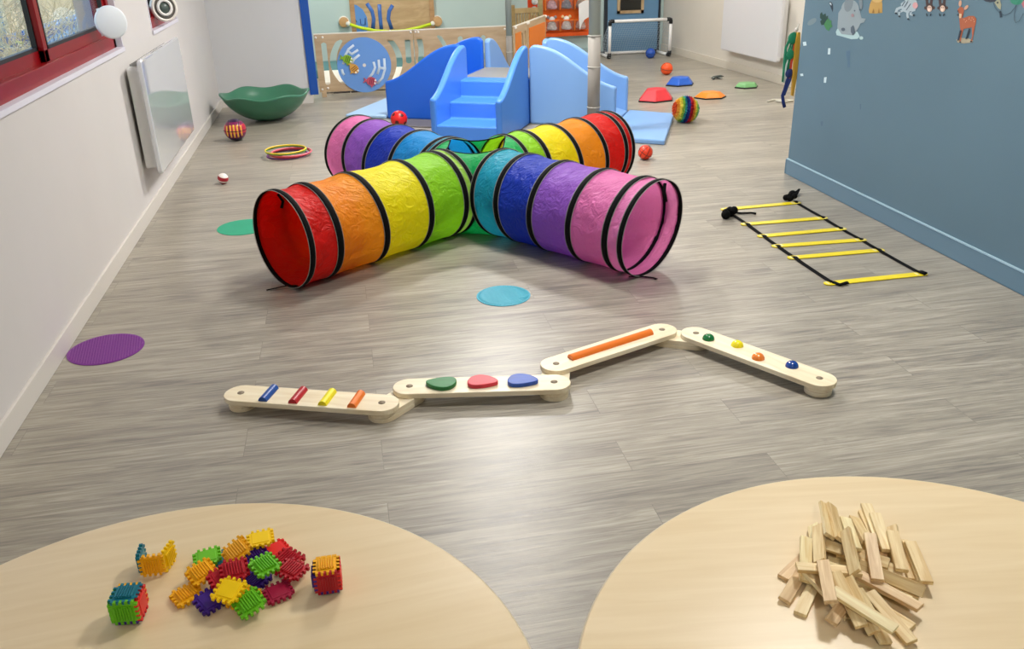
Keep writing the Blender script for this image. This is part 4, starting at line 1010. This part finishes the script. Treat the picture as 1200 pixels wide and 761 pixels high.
def stripy():
    t, r = ball_thing('striped_ball', 'purple, red and yellow striped ball near the left skirting', 275.5, 152, 12.6, ramp_mat('striped_ball_shell', [(0, '#2c0f3e'), (.2, '#7a1850'), (.40, '#c02c40'), (.60, '#c02c40'), (.75, '#7a1850'), (.86, '#2c0f3e')], 'z', .3, scale=.1), (0, 0, 0))
    m = MB()
    for k in (-.62, -.3, 0, .3, .62):
        # vertical yellow stripes on the front and back
        for s in (-1, 1):
            P = []
            for j in range(11):
                a = -.62+1.24*j/10; x = k*r*math.cos(a*.4); y = -math.sqrt(max(0, r*r-x*x))*math.cos(a)*s; zz = math.sqrt(max(0, r*r-x*x))*math.sin(a)
                P.append(Vector((x, y*1.004, r+zz*1.004)))
            m.tube(P, .006, 6, flat=(r*.16, .004))
    m.build('yellow_stripes', pm('#f0bc46', .4), t)
    m = MB(); m.tube([(r*1.0*math.cos(2*PI*k/40), r*1.0*math.sin(2*PI*k/40), r*1.0) for k in range(40)], r*.04, 6, closed=True)
    for s in (-.46, .46): m.tube([(s*r, r*.89*math.cos(2*PI*k/40), r+r*.89*math.sin(2*PI*k/40)) for k in range(40)], r*.03, 6, closed=True)
    m.build('dark_seams', pm('#2a1030', .5), t)
stripy()
ball_thing('red_ball', 'red ball with black patches beside the royal blue ramp', 467.5, 139.5, 9.8, mat('red_black_ball', '#d81c1a', .35, var=0), (.4, .2, .3), grooves=None)
def patches():
    t = bpy.data.objects['red_ball']; b = [c for c in t.children][0]; r = b.location.z
    m = MB(); phi = (1+5**.5)/2
    for v in [(0, 1, phi), (0, -1, phi), (0, 1, -phi), (0, -1, -phi), (1, phi, 0), (-1, phi, 0), (1, -phi, 0), (-1, -phi, 0), (phi, 0, 1), (-phi, 0, 1), (phi, 0, -1), (-phi, 0, -1)]:
        d = Vector(v).normalized(); q = d.to_track_quat('Z', 'Y').to_matrix()
        P = [q @ Vector((r*.26*math.cos(2*PI*k/5), r*.26*math.sin(2*PI*k/5), 0))+d*r for k in range(5)]; P = [p.normalized()*r*1.01 for p in P]
        m.add([d*r*1.012]+P, [(0, 1+k, 1+(k+1) % 5) for k in range(5)])
    m.build('dark_patches', pm('#3a0c10', .5), b)
patches()
ball_thing('orange_ball', 'small orange-red basketball on the floor behind the red tunnel arm', 756.3, 178.5, 8.4, mat('orange_red_ball', '#f0401c', .4), (.3, .5, 0), grooves=[(0, 0, 0), (PI/2, 0, 0), (PI/2, 0, PI/2), (PI/2, 0, PI/4)], group='small rubber basketballs')
ball_thing('orange_ball', 'small orange basketball alone on the floor before the goal', 781.3, 80.5, 7.0, mat('orange_ball', '#f4561e', .4), (.2, .1, 0), grooves=[(0, 0, 0), (PI/2, 0, 0)], group='small rubber basketballs')
ball_thing('blue_ball', 'small blue ball lying in the mouth of the goal', 762.3, 62.3, 5.8, mat('blue_ball', '#1c4fae', .4), (.2, .1, 0), grooves=[(0, 0, 0), (PI/2, 0, 0)])
# small red and white toy ball
t, r = ball_thing('tiny_toy_ball', 'tiny red and white ball on the floor left of the tunnel', 261.3, 209.3, 6.2, ramp_mat('red_white_bands', [(0, '#a81c2c'), (.30, '#eee6de'), (.42, '#b01c2c'), (.62, '#b01c2c'), (.70, '#f0e8e0')], 'z', .3, scale=.045), (.2, .3, 0))
# rainbow fluffy ball
def fluffy():
    c = at_z(803.5, 128, .13); R_ = 15.2/FPX*(c-O).dot(AF)
    c = at_z(803.5, 128, R_)
    t = thing('fluffy_rainbow_ball', 'fluffy rainbow striped ball beside the sky blue landing mat', 'ball', (c.x, c.y, 0), 0)
    stops = [(0, '#c84a1c'), (.07, '#e8a63a'), (.15, '#e6d85a'), (.24, '#9cc850'), (.32, '#2c9c98'), (.39, '#1c3a90'), (.53, '#c01c28'), (.66, '#e88a30'), (.75, '#dcd850'), (.83, '#7cc050'), (.92, '#2a9a8c')]
    mt = ramp_mat('rainbow_plush', stops, 'x', .9, scale=R_); core = MB().ball((0, 0, 0), R_*.92, 32, 24).build('core', mt, t, loc=(0, 0, R_), rot=(0, .15, -.05))
    m = MB(); rn = random.Random(9); dirs = []
    for k in range(2600):
        z = 1-2*(k+.5)/2600; a = k*2.39996; s = math.sqrt(1-z*z); d = Vector((s*math.cos(a), s*math.sin(a), z))
        tv = d.orthogonal().normalized(); tv.rotate(Quaternion(d, rn.uniform(0, 6.28))); w = .008
        droop = Vector((0, 0, -.012)); p = d*R_*.92; tip = d*R_*rn.uniform(.99, 1.12)+tv.cross(d)*rn.uniform(-.008, .008)+droop*.4
        m.add([p-tv*w, p+tv*w, tip], [(0, 1, 2)])
    m.build('pile', mt, t, loc=(0, 0, R_), rot=(0, .15, -.05), weld=False)['kind'] = 'stuff'
fluffy()
# throwing rings
RC = [('#8a4a8c', .115), ('#d8342c', .150), ('#e8c63a', .128)]
rc = at_z(337, 182, 0)
ringdat = [('purple', '#7c3a86', 0, 0, .006, 0), ('red', '#d43a34', .022, -.012, .0182, 0), ('pink', '#e86a7c', .034, -.03, .0304, 0), ('green', '#5aa84a', -.004, -.016, .0426, 0), ('yellow', '#e6cc34', -.008, -.034, .0548, 0)]
for nm, col, dx, dy, z, tl in ringdat:
    m = MB().tube([(.155*math.cos(2*PI*k/48), .155*math.sin(2*PI*k/48), 0) for k in range(48)], .0058, 10, closed=True)
    o = m.build('throwing_ring', pm(col, .35), loc=(rc.x+dx, rc.y+dy, z), rot=(tl, tl*.5, 0))
    tag(o, nm+' plastic throwing ring in the small ring stack left of the tunnel', 'ring', 'throwing rings stacked on the floor')
# stepping stones
def stone(px, py, w, h, col, dark, label, rot, tr=.52, sy=.8):
    c = at_z(px, py); t = thing('stepping_stone', label, 'stepping stone', (c.x, c.y, 0), rot, 'hexagonal stepping stones')
    hx = [(w*math.cos(PI/3*k), w*sy*math.sin(PI/3*k)) for k in range(6)]
    MB().prism([(x*1.02, y*1.02) for x, y in hx], 0, .012).build('rubber_rim', BLACK, t, bevel=.003)
    m = MB(); vs = [Vector((x, y, .012)) for x, y in hx]+[Vector((x*tr, y*tr, h)) for x, y in hx]
    m.add(vs, [tuple(range(5, -1, -1)), tuple(range(6, 12))]+[(k, (k+1) % 6, 6+(k+1) % 6, 6+k) for k in range(6)])
    m.build('stone_body', mat('stone_'+dark, col, .4, var=.04), t, bevel=.008, seg=2)
stone(768.5, 117.5, .20, .115, '#e0303a', 'red', 'red hexagonal stepping stone, nearest the rainbow ball', .25, .55)
stone(796.5, 99.5, .17, .085, '#1f5fc8', 'blue', 'blue hexagonal stepping stone behind the red one', .15, .62)
stone(832, 114.5, .165, .06, '#f08a1c', 'orange', 'orange hexagonal stepping stone behind the rainbow ball', -.1, .6)
stone(874.5, 102.5, .135, .05, '#7cb878', 'green', 'low green hexagonal stepping stone near the right wall', .05, .75)
# dark grey toy plane
c = at_z(841, 92.5)
t = thing('toy_plane', 'little dark grey toy lying flat on the floor near the right wall', 'toy', (c.x, c.y, 0), .3); t.scale = (.75, .75, .6)
MB().tube([(-.12, 0, .03), (-.08, 0, .04), (.05, 0, .045), (.11, 0, .035)], [.008, .022, .024, .008], 10).build('body', mat('toy_grey', '#4c524e', .5, var=.2, vscale=20), t)
MB().prism([(-.03, -.10), (.03, -.08), (.05, 0), (.03, .08), (-.03, .10), (-.01, 0)], .022, .03).prism([(-.12, -.05), (-.09, -.03), (-.09, .03), (-.12, .05)], .03, .038).build('wings', mat('toy_light_grey', '#8c918c', .5), t)
MB().cyl((.02, -.03, .012), (.02, .03, .012), .012, 12).cyl((-.08, -.02, .012), (-.08, .02, .012), .012, 12).build('wheels', BLACK, t)

# ================================================================ GREEN TIPPING BOWL
def bowl():
    c = Vector((-.745, 8.58, 0))
    t = thing('tipping_bowl', 'large green plastic tipping bowl with a wavy rim in the corner', 'toy bowl', (c.x, c.y, 0), .12)
    Ro = .385
    def mod(a, i, r, z):
        f = min(1, r/Ro); w = math.cos(6*a+.5); return r*(1+.02*w*f*f), z+.013*w*f**6
    out = [(.0001, 0), (.05, .001), (.10, .006), (.16, .024), (.22, .05), (.28, .09), (.335, .14), (.372, .19), (.395, .232), (.406, .244), (.404, .254), (.394, .255), (.38, .244), (.355, .19), (.315, .14), (.26, .1), (.2, .064), (.12, .035), (.0001, .026)]
    MB().lathe(out, 96, mod=mod).build('shell', mat('bottle_green_plastic', '#3f7c60', .32, .5), t)
bowl()

# ================================================================ AGILITY LADDER
def ladder():
    t = thing('agility_ladder', 'flat agility ladder with six yellow rungs and black straps', 'agility ladder', (0, 0, 0))
    R6 = [((844.6, 246.5), (938, 238)), ((868, 264), (969.5, 256)), ((887.4, 278), (991.5, 268.7)), ((904.3, 289.7), (1015, 281.6)), ((922.7, 303.4), (1036, 293.7)), ((965.5, 333.8), (1086, 321.4))]
    Y = pm('#f2dc14', .35, coat=.3)
    for a, b in R6:
        p, q = at_z(*a), at_z(*b); d = (q-p); L_ = d.length; c = (p+q)/2
        m = MB(); w = .046; pr = stadium(L_-w, w, 6); M_ = Matrix.Translation((c.x, c.y, 0)) @ Matrix.Rotation(math.atan2(d.y, d.x), 4, 'Z')
        m.prism(pr, .002, .006, M_); r = m.build('rung', Y, t, bevel=.001)
        s = MB()
        for e in (-1, 1): s.box((e*(L_/2-.055), 0, .0068), (.012, w*.75, .0012), M_); s.box((e*(L_/2-.018), 0, .0068), (.010, w*.75, .0012), M_)
        s.build('slot', pm('#e9e2a0', .5), r)
    S = [[(853, 248.5), (876, 264), (895.3, 278), (911.5, 289.5), (931, 303), (976, 333)], [(932, 237.5), (964.4, 256), (984.8, 268.5), (1008.9, 281.6), (1029, 293.7), (1079, 321.5)]]
    K = mat('black_webbing', '#08080a', .85, .15)
    for s in S:
        P = []
        for k in range(len(s)-1):
            a, b = at_z(*s[k]), at_z(*s[k+1]); P += [a+Vector((0, 0, .0095)), a.lerp(b, .12)+Vector((0, 0, .004)), a.lerp(b, .5)+Vector((0, 0, .003)), a.lerp(b, .88)+Vector((0, 0, .004))]
        P.append(at_z(*s[-1])+Vector((0, 0, .009)))
        MB().tube(P, .01, 8, flat=(.026, .0022)).build('strap', K, t)
    def blob(ps, w=.03, nm='knot'): MB().tube([Vector((at_z(x, y).x, at_z(x, y).y, z)) for x, y, z in ps], .01, 8, flat=(w, .012)).build(nm, K, t)
    def lump(px, py, r, nm='knot'):
        c_ = at_z(px, py, r*.9); m = MB(); rn = random.Random(int(px))
        for k in range(7): m.ball(c_+Vector((rn.uniform(-r, r), rn.uniform(-r, r), rn.uniform(-.3*r, r*.6)))*.8, r*rn.uniform(.5, .75), 10, 8)
        m.build(nm, K, t)
    lump(854.5, 248.5, .038); lump(924.5, 230.5, .036)
    blob([(855, 250, .008), (868, 251.5, .008), (880, 251.5, .01), (886, 252, .008)], .018, 'strap_tail')
    blob([(927, 231, .01), (932, 229, .02), (936, 226.5, .025), (933, 230.5, .012), (928, 233, .01)], .016, 'strap_tail')
    blob([(976, 333, .01), (984, 335.5, .007), (993, 334, .012)], .022, 'strap_tail'); blob([(1078, 321, .012), (1083, 323, .012), (1085, 323.5, .01)], .032, 'strap_tail')
ladder()
LIGHT_EMIT = 10; LIGHT_POW = [28, 70, 26, 30, 6, 20, 14]; SKY = .35; EXPO = .42
from mathutils.geometry import tessellate_polygon
# ================================================================ WALL STICKERS on the partition
SX = BX
def wp(px, py, off=.0015): return at_x(px, py, SX-off)
def flat_poly(m, P, off):
    Q = [wp(x, y, off) for x, y in P]; m.add(Q, [tuple(range(len(Q)))]); return m
def ell(cx_, cy_, rx, ry, rot=0, n=20): return [(cx_+rx*math.cos(a)*math.cos(rot)-ry*math.sin(a)*math.sin(rot), cy_+rx*math.cos(a)*math.sin(rot)+ry*math.sin(a)*math.cos(rot)) for a in [2*PI*k/n for k in range(n)]]
def sticker(name, label, parts, cat='wall sticker', group='animal wall stickers'):
    c = wp(*parts[0][2][0][0]); t = thing(name, label, cat, (SX, c.y, c.z), 0, group)
    for i, (nm, col, polys) in enumerate(parts):
        m = MB()
        for j, P in enumerate(polys):
            Q = [wp(x, y, .0008+.0010*i+.00009*j)-t.location for x, y in P]
            m.add(Q, tessellate_polygon([Q]))
        m.build(nm, pm(col, .5), t, weld=False)
    return t
def line(P, w):
    L_, R_ = [], []
    for i, (x, y) in enumerate(P):
        a = P[max(0, i-1)]; b = P[min(len(P)-1, i+1)]; dx, dy = b[0]-a[0], b[1]-a[1]; l = math.hypot(dx, dy) or 1
        L_.append((x-dy/l*w/2, y+dx/l*w/2)); R_.append((x+dy/l*w/2, y-dx/l*w/2))
    return L_+R_[::-1]
# coordinates: (900 + u/4, v/4) read off the wall
def S4(P): return [(900+u/4, v/4) for u, v in P]
sticker('elephant_sticker', 'grey sitting elephant sticker with big ears on the blue wall', [
    ('cloud', '#a9c4c6', [S4([(318, 150), (325, 135), (345, 128), (380, 140), (420, 150), (430, 170), (420, 182), (390, 184), (350, 172), (322, 165)]), S4(ell(437, 178, 9, 8))]),
    ('body', '#8d9aa0', [S4([(330, 60), (350, 30), (395, 20), (430, 50), (440, 90), (425, 130), (400, 165), (345, 160), (325, 130)]), S4(ell(385, 45, 42, 48)), S4([(415, 90), (440, 85), (458, 88), (450, 105), (425, 112)])]),
    ('ear', '#77838a', [S4(ell(378, 18, 20, 38, .2)), S4(ell(434, 8, 8, 36, -.1))]),
    ('details', '#4f5b66', [S4(ell(406, 50, 3.5, 4)), S4([(388, 128), (400, 118), (408, 150), (398, 166), (388, 150)]), S4(ell(352, 138, 9, 8)), S4(ell(432, 46, 4, 4))]),
    ('blush', '#9d8286', [S4(ell(396, 72, 7, 8))])])
sticker('leaf_sticker', 'dark green jagged leaf sticker left of the elephant', [
    ('dark_leaf', '#1f4038', [S4([(244, 66), (252, 56), (258, 70), (270, 62), (272, 78), (282, 72), (280, 96), (262, 116), (250, 118), (244, 100), (252, 92), (243, 84)])]),
    ('leaf', '#3f7c4c', [S4([(262, 116), (272, 98), (284, 84), (288, 96), (298, 96), (296, 112), (302, 124), (290, 132), (286, 146), (272, 138)])])])
sticker('bird_sticker', 'small dark bird sticker above the green leaf', [('body', '#22303e', [S4([(286, 10), (296, 8), (304, 20), (305, 40), (303, 58), (298, 44), (292, 30)])]), ('belly', '#b9c6cc', [S4([(288, 12), (296, 14), (298, 26), (290, 20)])])])
sticker('lion_sticker', 'sandy yellow lion sticker right of the elephant', [('body', '#b8924e', [S4([(472, 50), (478, 20), (490, -8), (530, -12), (536, 20), (536, 60), (505, 64), (475, 62)])]), ('mane', '#c9a768', [S4(ell(512, -4, 26, 16))]), ('dark_wedges', '#8d6a34', [S4([(488, 60), (494, 40), (498, 60)]), S4([(516, 60), (520, 36), (523, 60)])])])  # two darker brown wedges along the lion's lower edge
def S7(P): return [(1030+u/7.06, v/7.06) for u, v in P]
sticker('zebra_sticker', 'grey striped zebra sticker running on the blue wall', [
    ('body', '#a3b3bc', [S7([(180, 30), (240, -15), (300, -15), (320, 30), (300, 90), (240, 110), (190, 90)]), S7(line([(185, 60), (150, 75), (140, 108)], 22)), S7(line([(200, 85), (165, 105), (168, 132)], 18)), S7(line([(235, 90), (235, 130), (242, 155)], 18)), S7(line([(270, 85), (260, 120), (285, 125)], 18))]),
    ('stripes', '#4b5a68', [S7(line([(190, 50), (215, 10)], 7)), S7(line([(210, 60), (240, 10)], 7)), S7(line([(225, 85), (262, 30)], 6)), S7(line([(240, 0), (262, -10)], 6)), S7(line([(165, 90), (180, 100)], 6)), S7(line([(250, 100), (268, 96)], 6))]),
    ('muzzle', '#cf9c9e', [S7(ell(300, 45, 22, 26))]), ('hooves', '#202c38', [S7(ell(141, 110, 9, 8)), S7(ell(168, 135, 8, 8)), S7(ell(241, 157, 8, 8)), S7(ell(286, 126, 8, 9))])])
for dx, lab in ((0, 'brown monkey face sticker hanging, nearer the zebra'), (108, 'brown monkey face sticker hanging, nearer the fawn')):
    sticker('monkey_sticker', lab, [
        ('fur', '#43302e', [S7(ell(418+dx, 62, 32, 36)), S7(line([(400+dx, 40), (395+dx, -10)], 22)), S7(line([(430+dx, 40), (436+dx, -10)], 22)), S7(ell(384+dx, 66, 10, 13)), S7(ell(454+dx, 64, 10, 13))]),
        ('face', '#d8b8a4', [S7(ell(418+dx, 72, 20, 27))]), ('muzzle', '#ecd6c6', [S7(ell(414+dx, 82, 11, 12))]),
        ('hands', '#1f2c38', [S7(line([(392+dx, 110), (398+dx, 134)], 9)), S7(line([(432+dx, 112), (424+dx, 132)], 9)), S7(ell(410+dx, 62, 3, 4)), S7(ell(424+dx, 62, 3, 4))])])
sticker('fawn_sticker', 'orange brown spotted fawn sticker standing on the blue wall', [
    ('ground_patch', '#a29a84', [S7([(640, 330), (665, 312), (740, 318), (780, 335), (770, 352), (700, 360), (650, 352)])]),
    ('body', '#a75b3c', [S7([(664, 150), (700, 150), (745, 132), (785, 132), (806, 155), (800, 205), (760, 228), (700, 240), (672, 235)]), S7([(662, 145), (664, 110), (650, 95), (650, 80), (672, 55), (695, 62), (704, 90), (690, 150)]), S7([(676, 235), (700, 240), (684, 300), (676, 342), (666, 342), (672, 300)]), S7([(768, 222), (796, 205), (780, 300), (768, 342), (758, 340), (772, 300)])]),
    ('ears', '#c99a80', [S7(ell(672, 28, 12, 26, .1)), S7(ell(722, 62, 12, 24, .7))]),
    ('dark_legs', '#2a3440', [S7([(668, 250), (684, 252), (662, 332), (646, 338), (652, 320)]), S7([(742, 236), (756, 240), (742, 285), (728, 322), (714, 322), (722, 300)]), S7(ell(672, 348, 8, 6)), S7(ell(762, 344, 8, 6)), S7(ell(654, 124, 9, 8)), S7(ell(654, 92, 5, 7))]),
    ('spots', '#d9a98c', [S7(ell(x, y, 3.5, 3.5, 0, 8)) for x, y in ((705, 162), (725, 172), (745, 158), (762, 168), (782, 160), (748, 148), (770, 148), (788, 178), (715, 182))]),
    ('chest', '#d8b48e', [S7([(664, 112), (686, 116), (680, 150), (664, 150)])])])
sticker('bird_string_sticker', 'long beaked bird sticker trailing a thin dark line', [
    ('wing', '#2d3440', [S7([(850, -12), (980, -12), (960, 14), (920, 20), (880, 12)])]), ('head', '#9c9c84', [S7([(955, 20), (975, 2), (1000, 0), (1012, 40), (1006, 80), (985, 66)])]),
    ('beak', '#20303e', [S7([(996, 90), (1012, 92), (1018, 140), (1000, 146)]), S7(ell(982, 22, 8, 8))]), ('line', '#2f4254', [S7(line([(945, 20), (960, 60), (1000, 110), (1040, 128), (1090, 105), (1125, 60), (1138, 40)], 4)), S7(line([(1138, 40), (1122, 100), (1118, 160), (1130, 188), (1160, 175), (1195, 110)], 4))])])
sticker('balloon_sticker', 'green and pink balloon stickers at the top right corner', [('green_balloon', '#2f8068', [S7(ell(1140, -2, 56, 42))]), ('pink_balloon', '#b06a74', [S7([(1180, 30), (1195, 5), (1230, 0), (1230, 70), (1195, 65)])])])
sticker('cloud_sticker', 'faded grey cloud-shaped smudge sticker left of the leaf', [('shape', '#6f8288', [S4(ell(206, 102, 24, 12, -.6))])])
for P, lab in (([(163, 197), (178, 195), (181, 213), (166, 215)], 'white square tape bit left, high on the blue wall edge'), ([(282, 226), (293, 226), (291, 255), (280, 255)], 'white upright tape strip below the green leaf'),
               ([(150, 346), (164, 345), (166, 356), (153, 357)], 'small white tape bit low at the blue wall edge'), ([(263, 363), (275, 361), (272, 388), (261, 388)], 'white upright tape strip, lower of the two')):
    sticker('tape_piece', lab, [('tape', '#c6dae0', [S4(P)])], 'tape', 'white tape bits on the blue wall')
sticker('wall_scuff', 'long darker scuff mark on the blue wall under the elephant', [('mark', '#4f6c82', [S4([(366, 240), (384, 236), (386, 262), (382, 285), (386, 316), (372, 318), (374, 285), (366, 262)])])], 'mark')
for P, lab in (([(430, 488), (437, 488), (436, 514), (431, 512)], 'tiny dark scuff on the blue wall below the long scuff'), ([(246, 570), (258, 568), (256, 590), (248, 590)], 'small dark dab low on the blue wall near its end')):
    sticker('wall_scuff', lab, [('mark', '#48647a', [S4(P)])], 'mark')

# ================================================================ RIBBONS ON THE PARTITION END
def ribbons():
    y = PE+.06
    def q(px, py, dy=0): return at_y(px, py, y+dy)
    h = q(937, 33)
    t = thing('hanging_ribbons', 'green, white, red and navy ribbons hanging at the end of the blue wall', 'ribbons', (0, 0, 0))
    MB().tube([q(936.5, 28), q(934, 34), q(933, 38)], .004, 8).ball(q(933.5, 34.5), .012, 10, 8).build('hook', pm('#d8d2c8', .4), t)
    def rib(ps, col, w, nm='ribbon'): MB().tube([q(*p) for p in ps], .01, 8, flat=(.003, w*2)).build(nm, pm(col, .6), t)
    rib([(932, 38), (926, 45), (921, 56), (919.5, 70), (918.5, 85), (917.5, 96)], '#2c8a68', .010)
    rib([(932, 38), (929, 50), (925, 62), (923.5, 74), (922, 88)], '#1c7a58', .018)
    rib([(931, 40), (927, 56), (924, 68), (921, 80), (918.5, 97)], '#cfe0d6', .010)
    rib([(931, 44), (930, 60), (927, 74), (926, 84), (925, 92)], '#c43a2a', .010)
    rib([(929, 82), (925, 88), (922, 96), (920, 104), (917, 112), (918, 120), (919.5, 126)], '#1a2f70', .012)
    rib([(928, 84), (926, 94), (922, 104), (919, 112)], '#27407e', .008)
    m = MB()
    for x, y_, r in ((929, 45, .034), (926, 64, .030)): c_ = q(x, y_, -.004); m.ball(c_, r, 14, 10, (1, .3, 1.1))
    m.build('green_bow', pm('#14805a', .6), t)
    MB().ball(q(925, 86), .03, 14, 10, (1, .4, 1)).build('navy_bow', pm('#182c66', .6), t)
    t2 = thing('yellow_padded_board', 'narrow yellow board hanging flat against the blue wall end', 'board', (0, 0, 0))
    P = [(935.5, 38), (933.5, 45), (932, 60), (930, 85), (928, 112), (929.8, 113), (936, 80), (938, 50), (938, 38)]
    yy = PE+.035; Q = [at_y(px, py, yy) for px, py in P]; n = len(Q)
    MB().add([v for v in Q]+[v+Vector((0, .02, 0)) for v in Q], [tuple(range(n)), tuple(range(2*n-1, n-1, -1))]+[(k, (k+1) % n, n+(k+1) % n, n+k) for k in range(n)]).build('board', mat('mustard_board', '#c89a34', .5), t2, weld=False)
ribbons()
t = at_z(915, 119)
o = MB().tube([(t.x-.14, t.y, .008), (t.x-.05, t.y+.06, .01), (t.x+.05, t.y+.03, .008), (t.x+.1, t.y-.05, .01), (t.x, t.y-.07, .008), (t.x-.06, t.y-.02, .012), (t.x+.06, t.y, .012)], .009, 8).build('loop_of_string', mat('white_cord_mat', '#d8d4c4', .6)); tag(o, 'short loop of off-white cord on the floor beyond the blue wall', 'cord')

# ================================================================ LIGHT
LM = mat('ceiling_panel_glow', '#fff6ea', .5, emit=LIGHT_EMIT)
lights = [(.2, 10.6), (1.15, 6.9), (.75, 4.6), (1.7, 2.5), (.3, -.8), (3.6, 9.8), (3.9, 7.2)]
for i, (x, y) in enumerate(lights):
    t = thing('ceiling_light', 'square white ceiling light panel above the playroom', 'light', (x, y, 2.75), 0, 'square ceiling light panels')
    MB().box2((-.31, -.31, -.03), (.31, .31, 0)).build('frame', WHITE, t)
    MB().box2((-.29, -.29, -.034), (.29, .29, -.029)).build('diffuser', LM, t)
def area(loc, size, power, col=(1, 1, 1), rot=(0, 0, 0), spread=PI):
    l = bpy.data.lights.new('ceiling_lamp', 'AREA'); l.shape = 'RECTANGLE'; l.size, l.size_y = size; l.energy = power; l.color = col; l.spread = spread
    o = bpy.data.objects.new('ceiling_lamp', l); C.objects.link(o); o.location = loc; o.rotation_euler = rot; return o
for (x, y), pw in zip(lights, LIGHT_POW): area((x, y, 2.70), (.35, .35), pw, (1, .98, .955))
sn = bpy.data.lights.new('sun', 'SUN'); sn.energy = 4; sn.angle = .02; so = bpy.data.objects.new('sun', sn); C.objects.link(so); so.rotation_mode = 'QUATERNION'; so.rotation_quaternion = Vector((-.12, -.6, -.75)).to_track_quat('-Z', 'Y')
# daylight through the windows
for wy, wl in ((3.43, 4.4), (7.13, 1.0)):
    po = area((LX-.19, wy, 1.62), (1.25, wl), 1, (1, 1, 1), (0, -PI/2, 0)); po.data.cycles.is_portal = True; po.name = 'window_portal'
w = bpy.data.worlds.new('sky'); bpy.context.scene.world = w; w.use_nodes = True
bg = w.node_tree.nodes['Background']; sk = w.node_tree.nodes.new('ShaderNodeTexSky'); sk.sky_type = 'NISHITA'; sk.sun_elevation = .6; sk.sun_rotation = 1.2; sk.sun_disc = False
w.node_tree.links.new(sk.outputs[0], bg.inputs['Color']); bg.inputs['Strength'].default_value = SKY

# ================================================================ CAMERA
cd = bpy.data.cameras.new('camera'); cam = bpy.data.objects.new('camera', cd); C.objects.link(cam)
cd.sensor_fit = 'HORIZONTAL'; cd.sensor_width = 36; cd.lens = 36*FPX/1200; cd.clip_start = .02; cd.clip_end = 200
R3 = Matrix((AR, AU, -AF)).transposed(); cam.matrix_world = Matrix.Translation(O) @ R3.to_4x4()
bpy.context.scene.camera = cam
vs = bpy.context.scene.view_settings; vs.view_transform = 'Standard'; vs.look = 'None'; vs.exposure = EXPO; vs.gamma = 1
bpy.context.scene.cycles.max_bounces = 8; bpy.context.scene.cycles.diffuse_bounces = 4; bpy.context.scene.cycles.transparent_max_bounces = 12
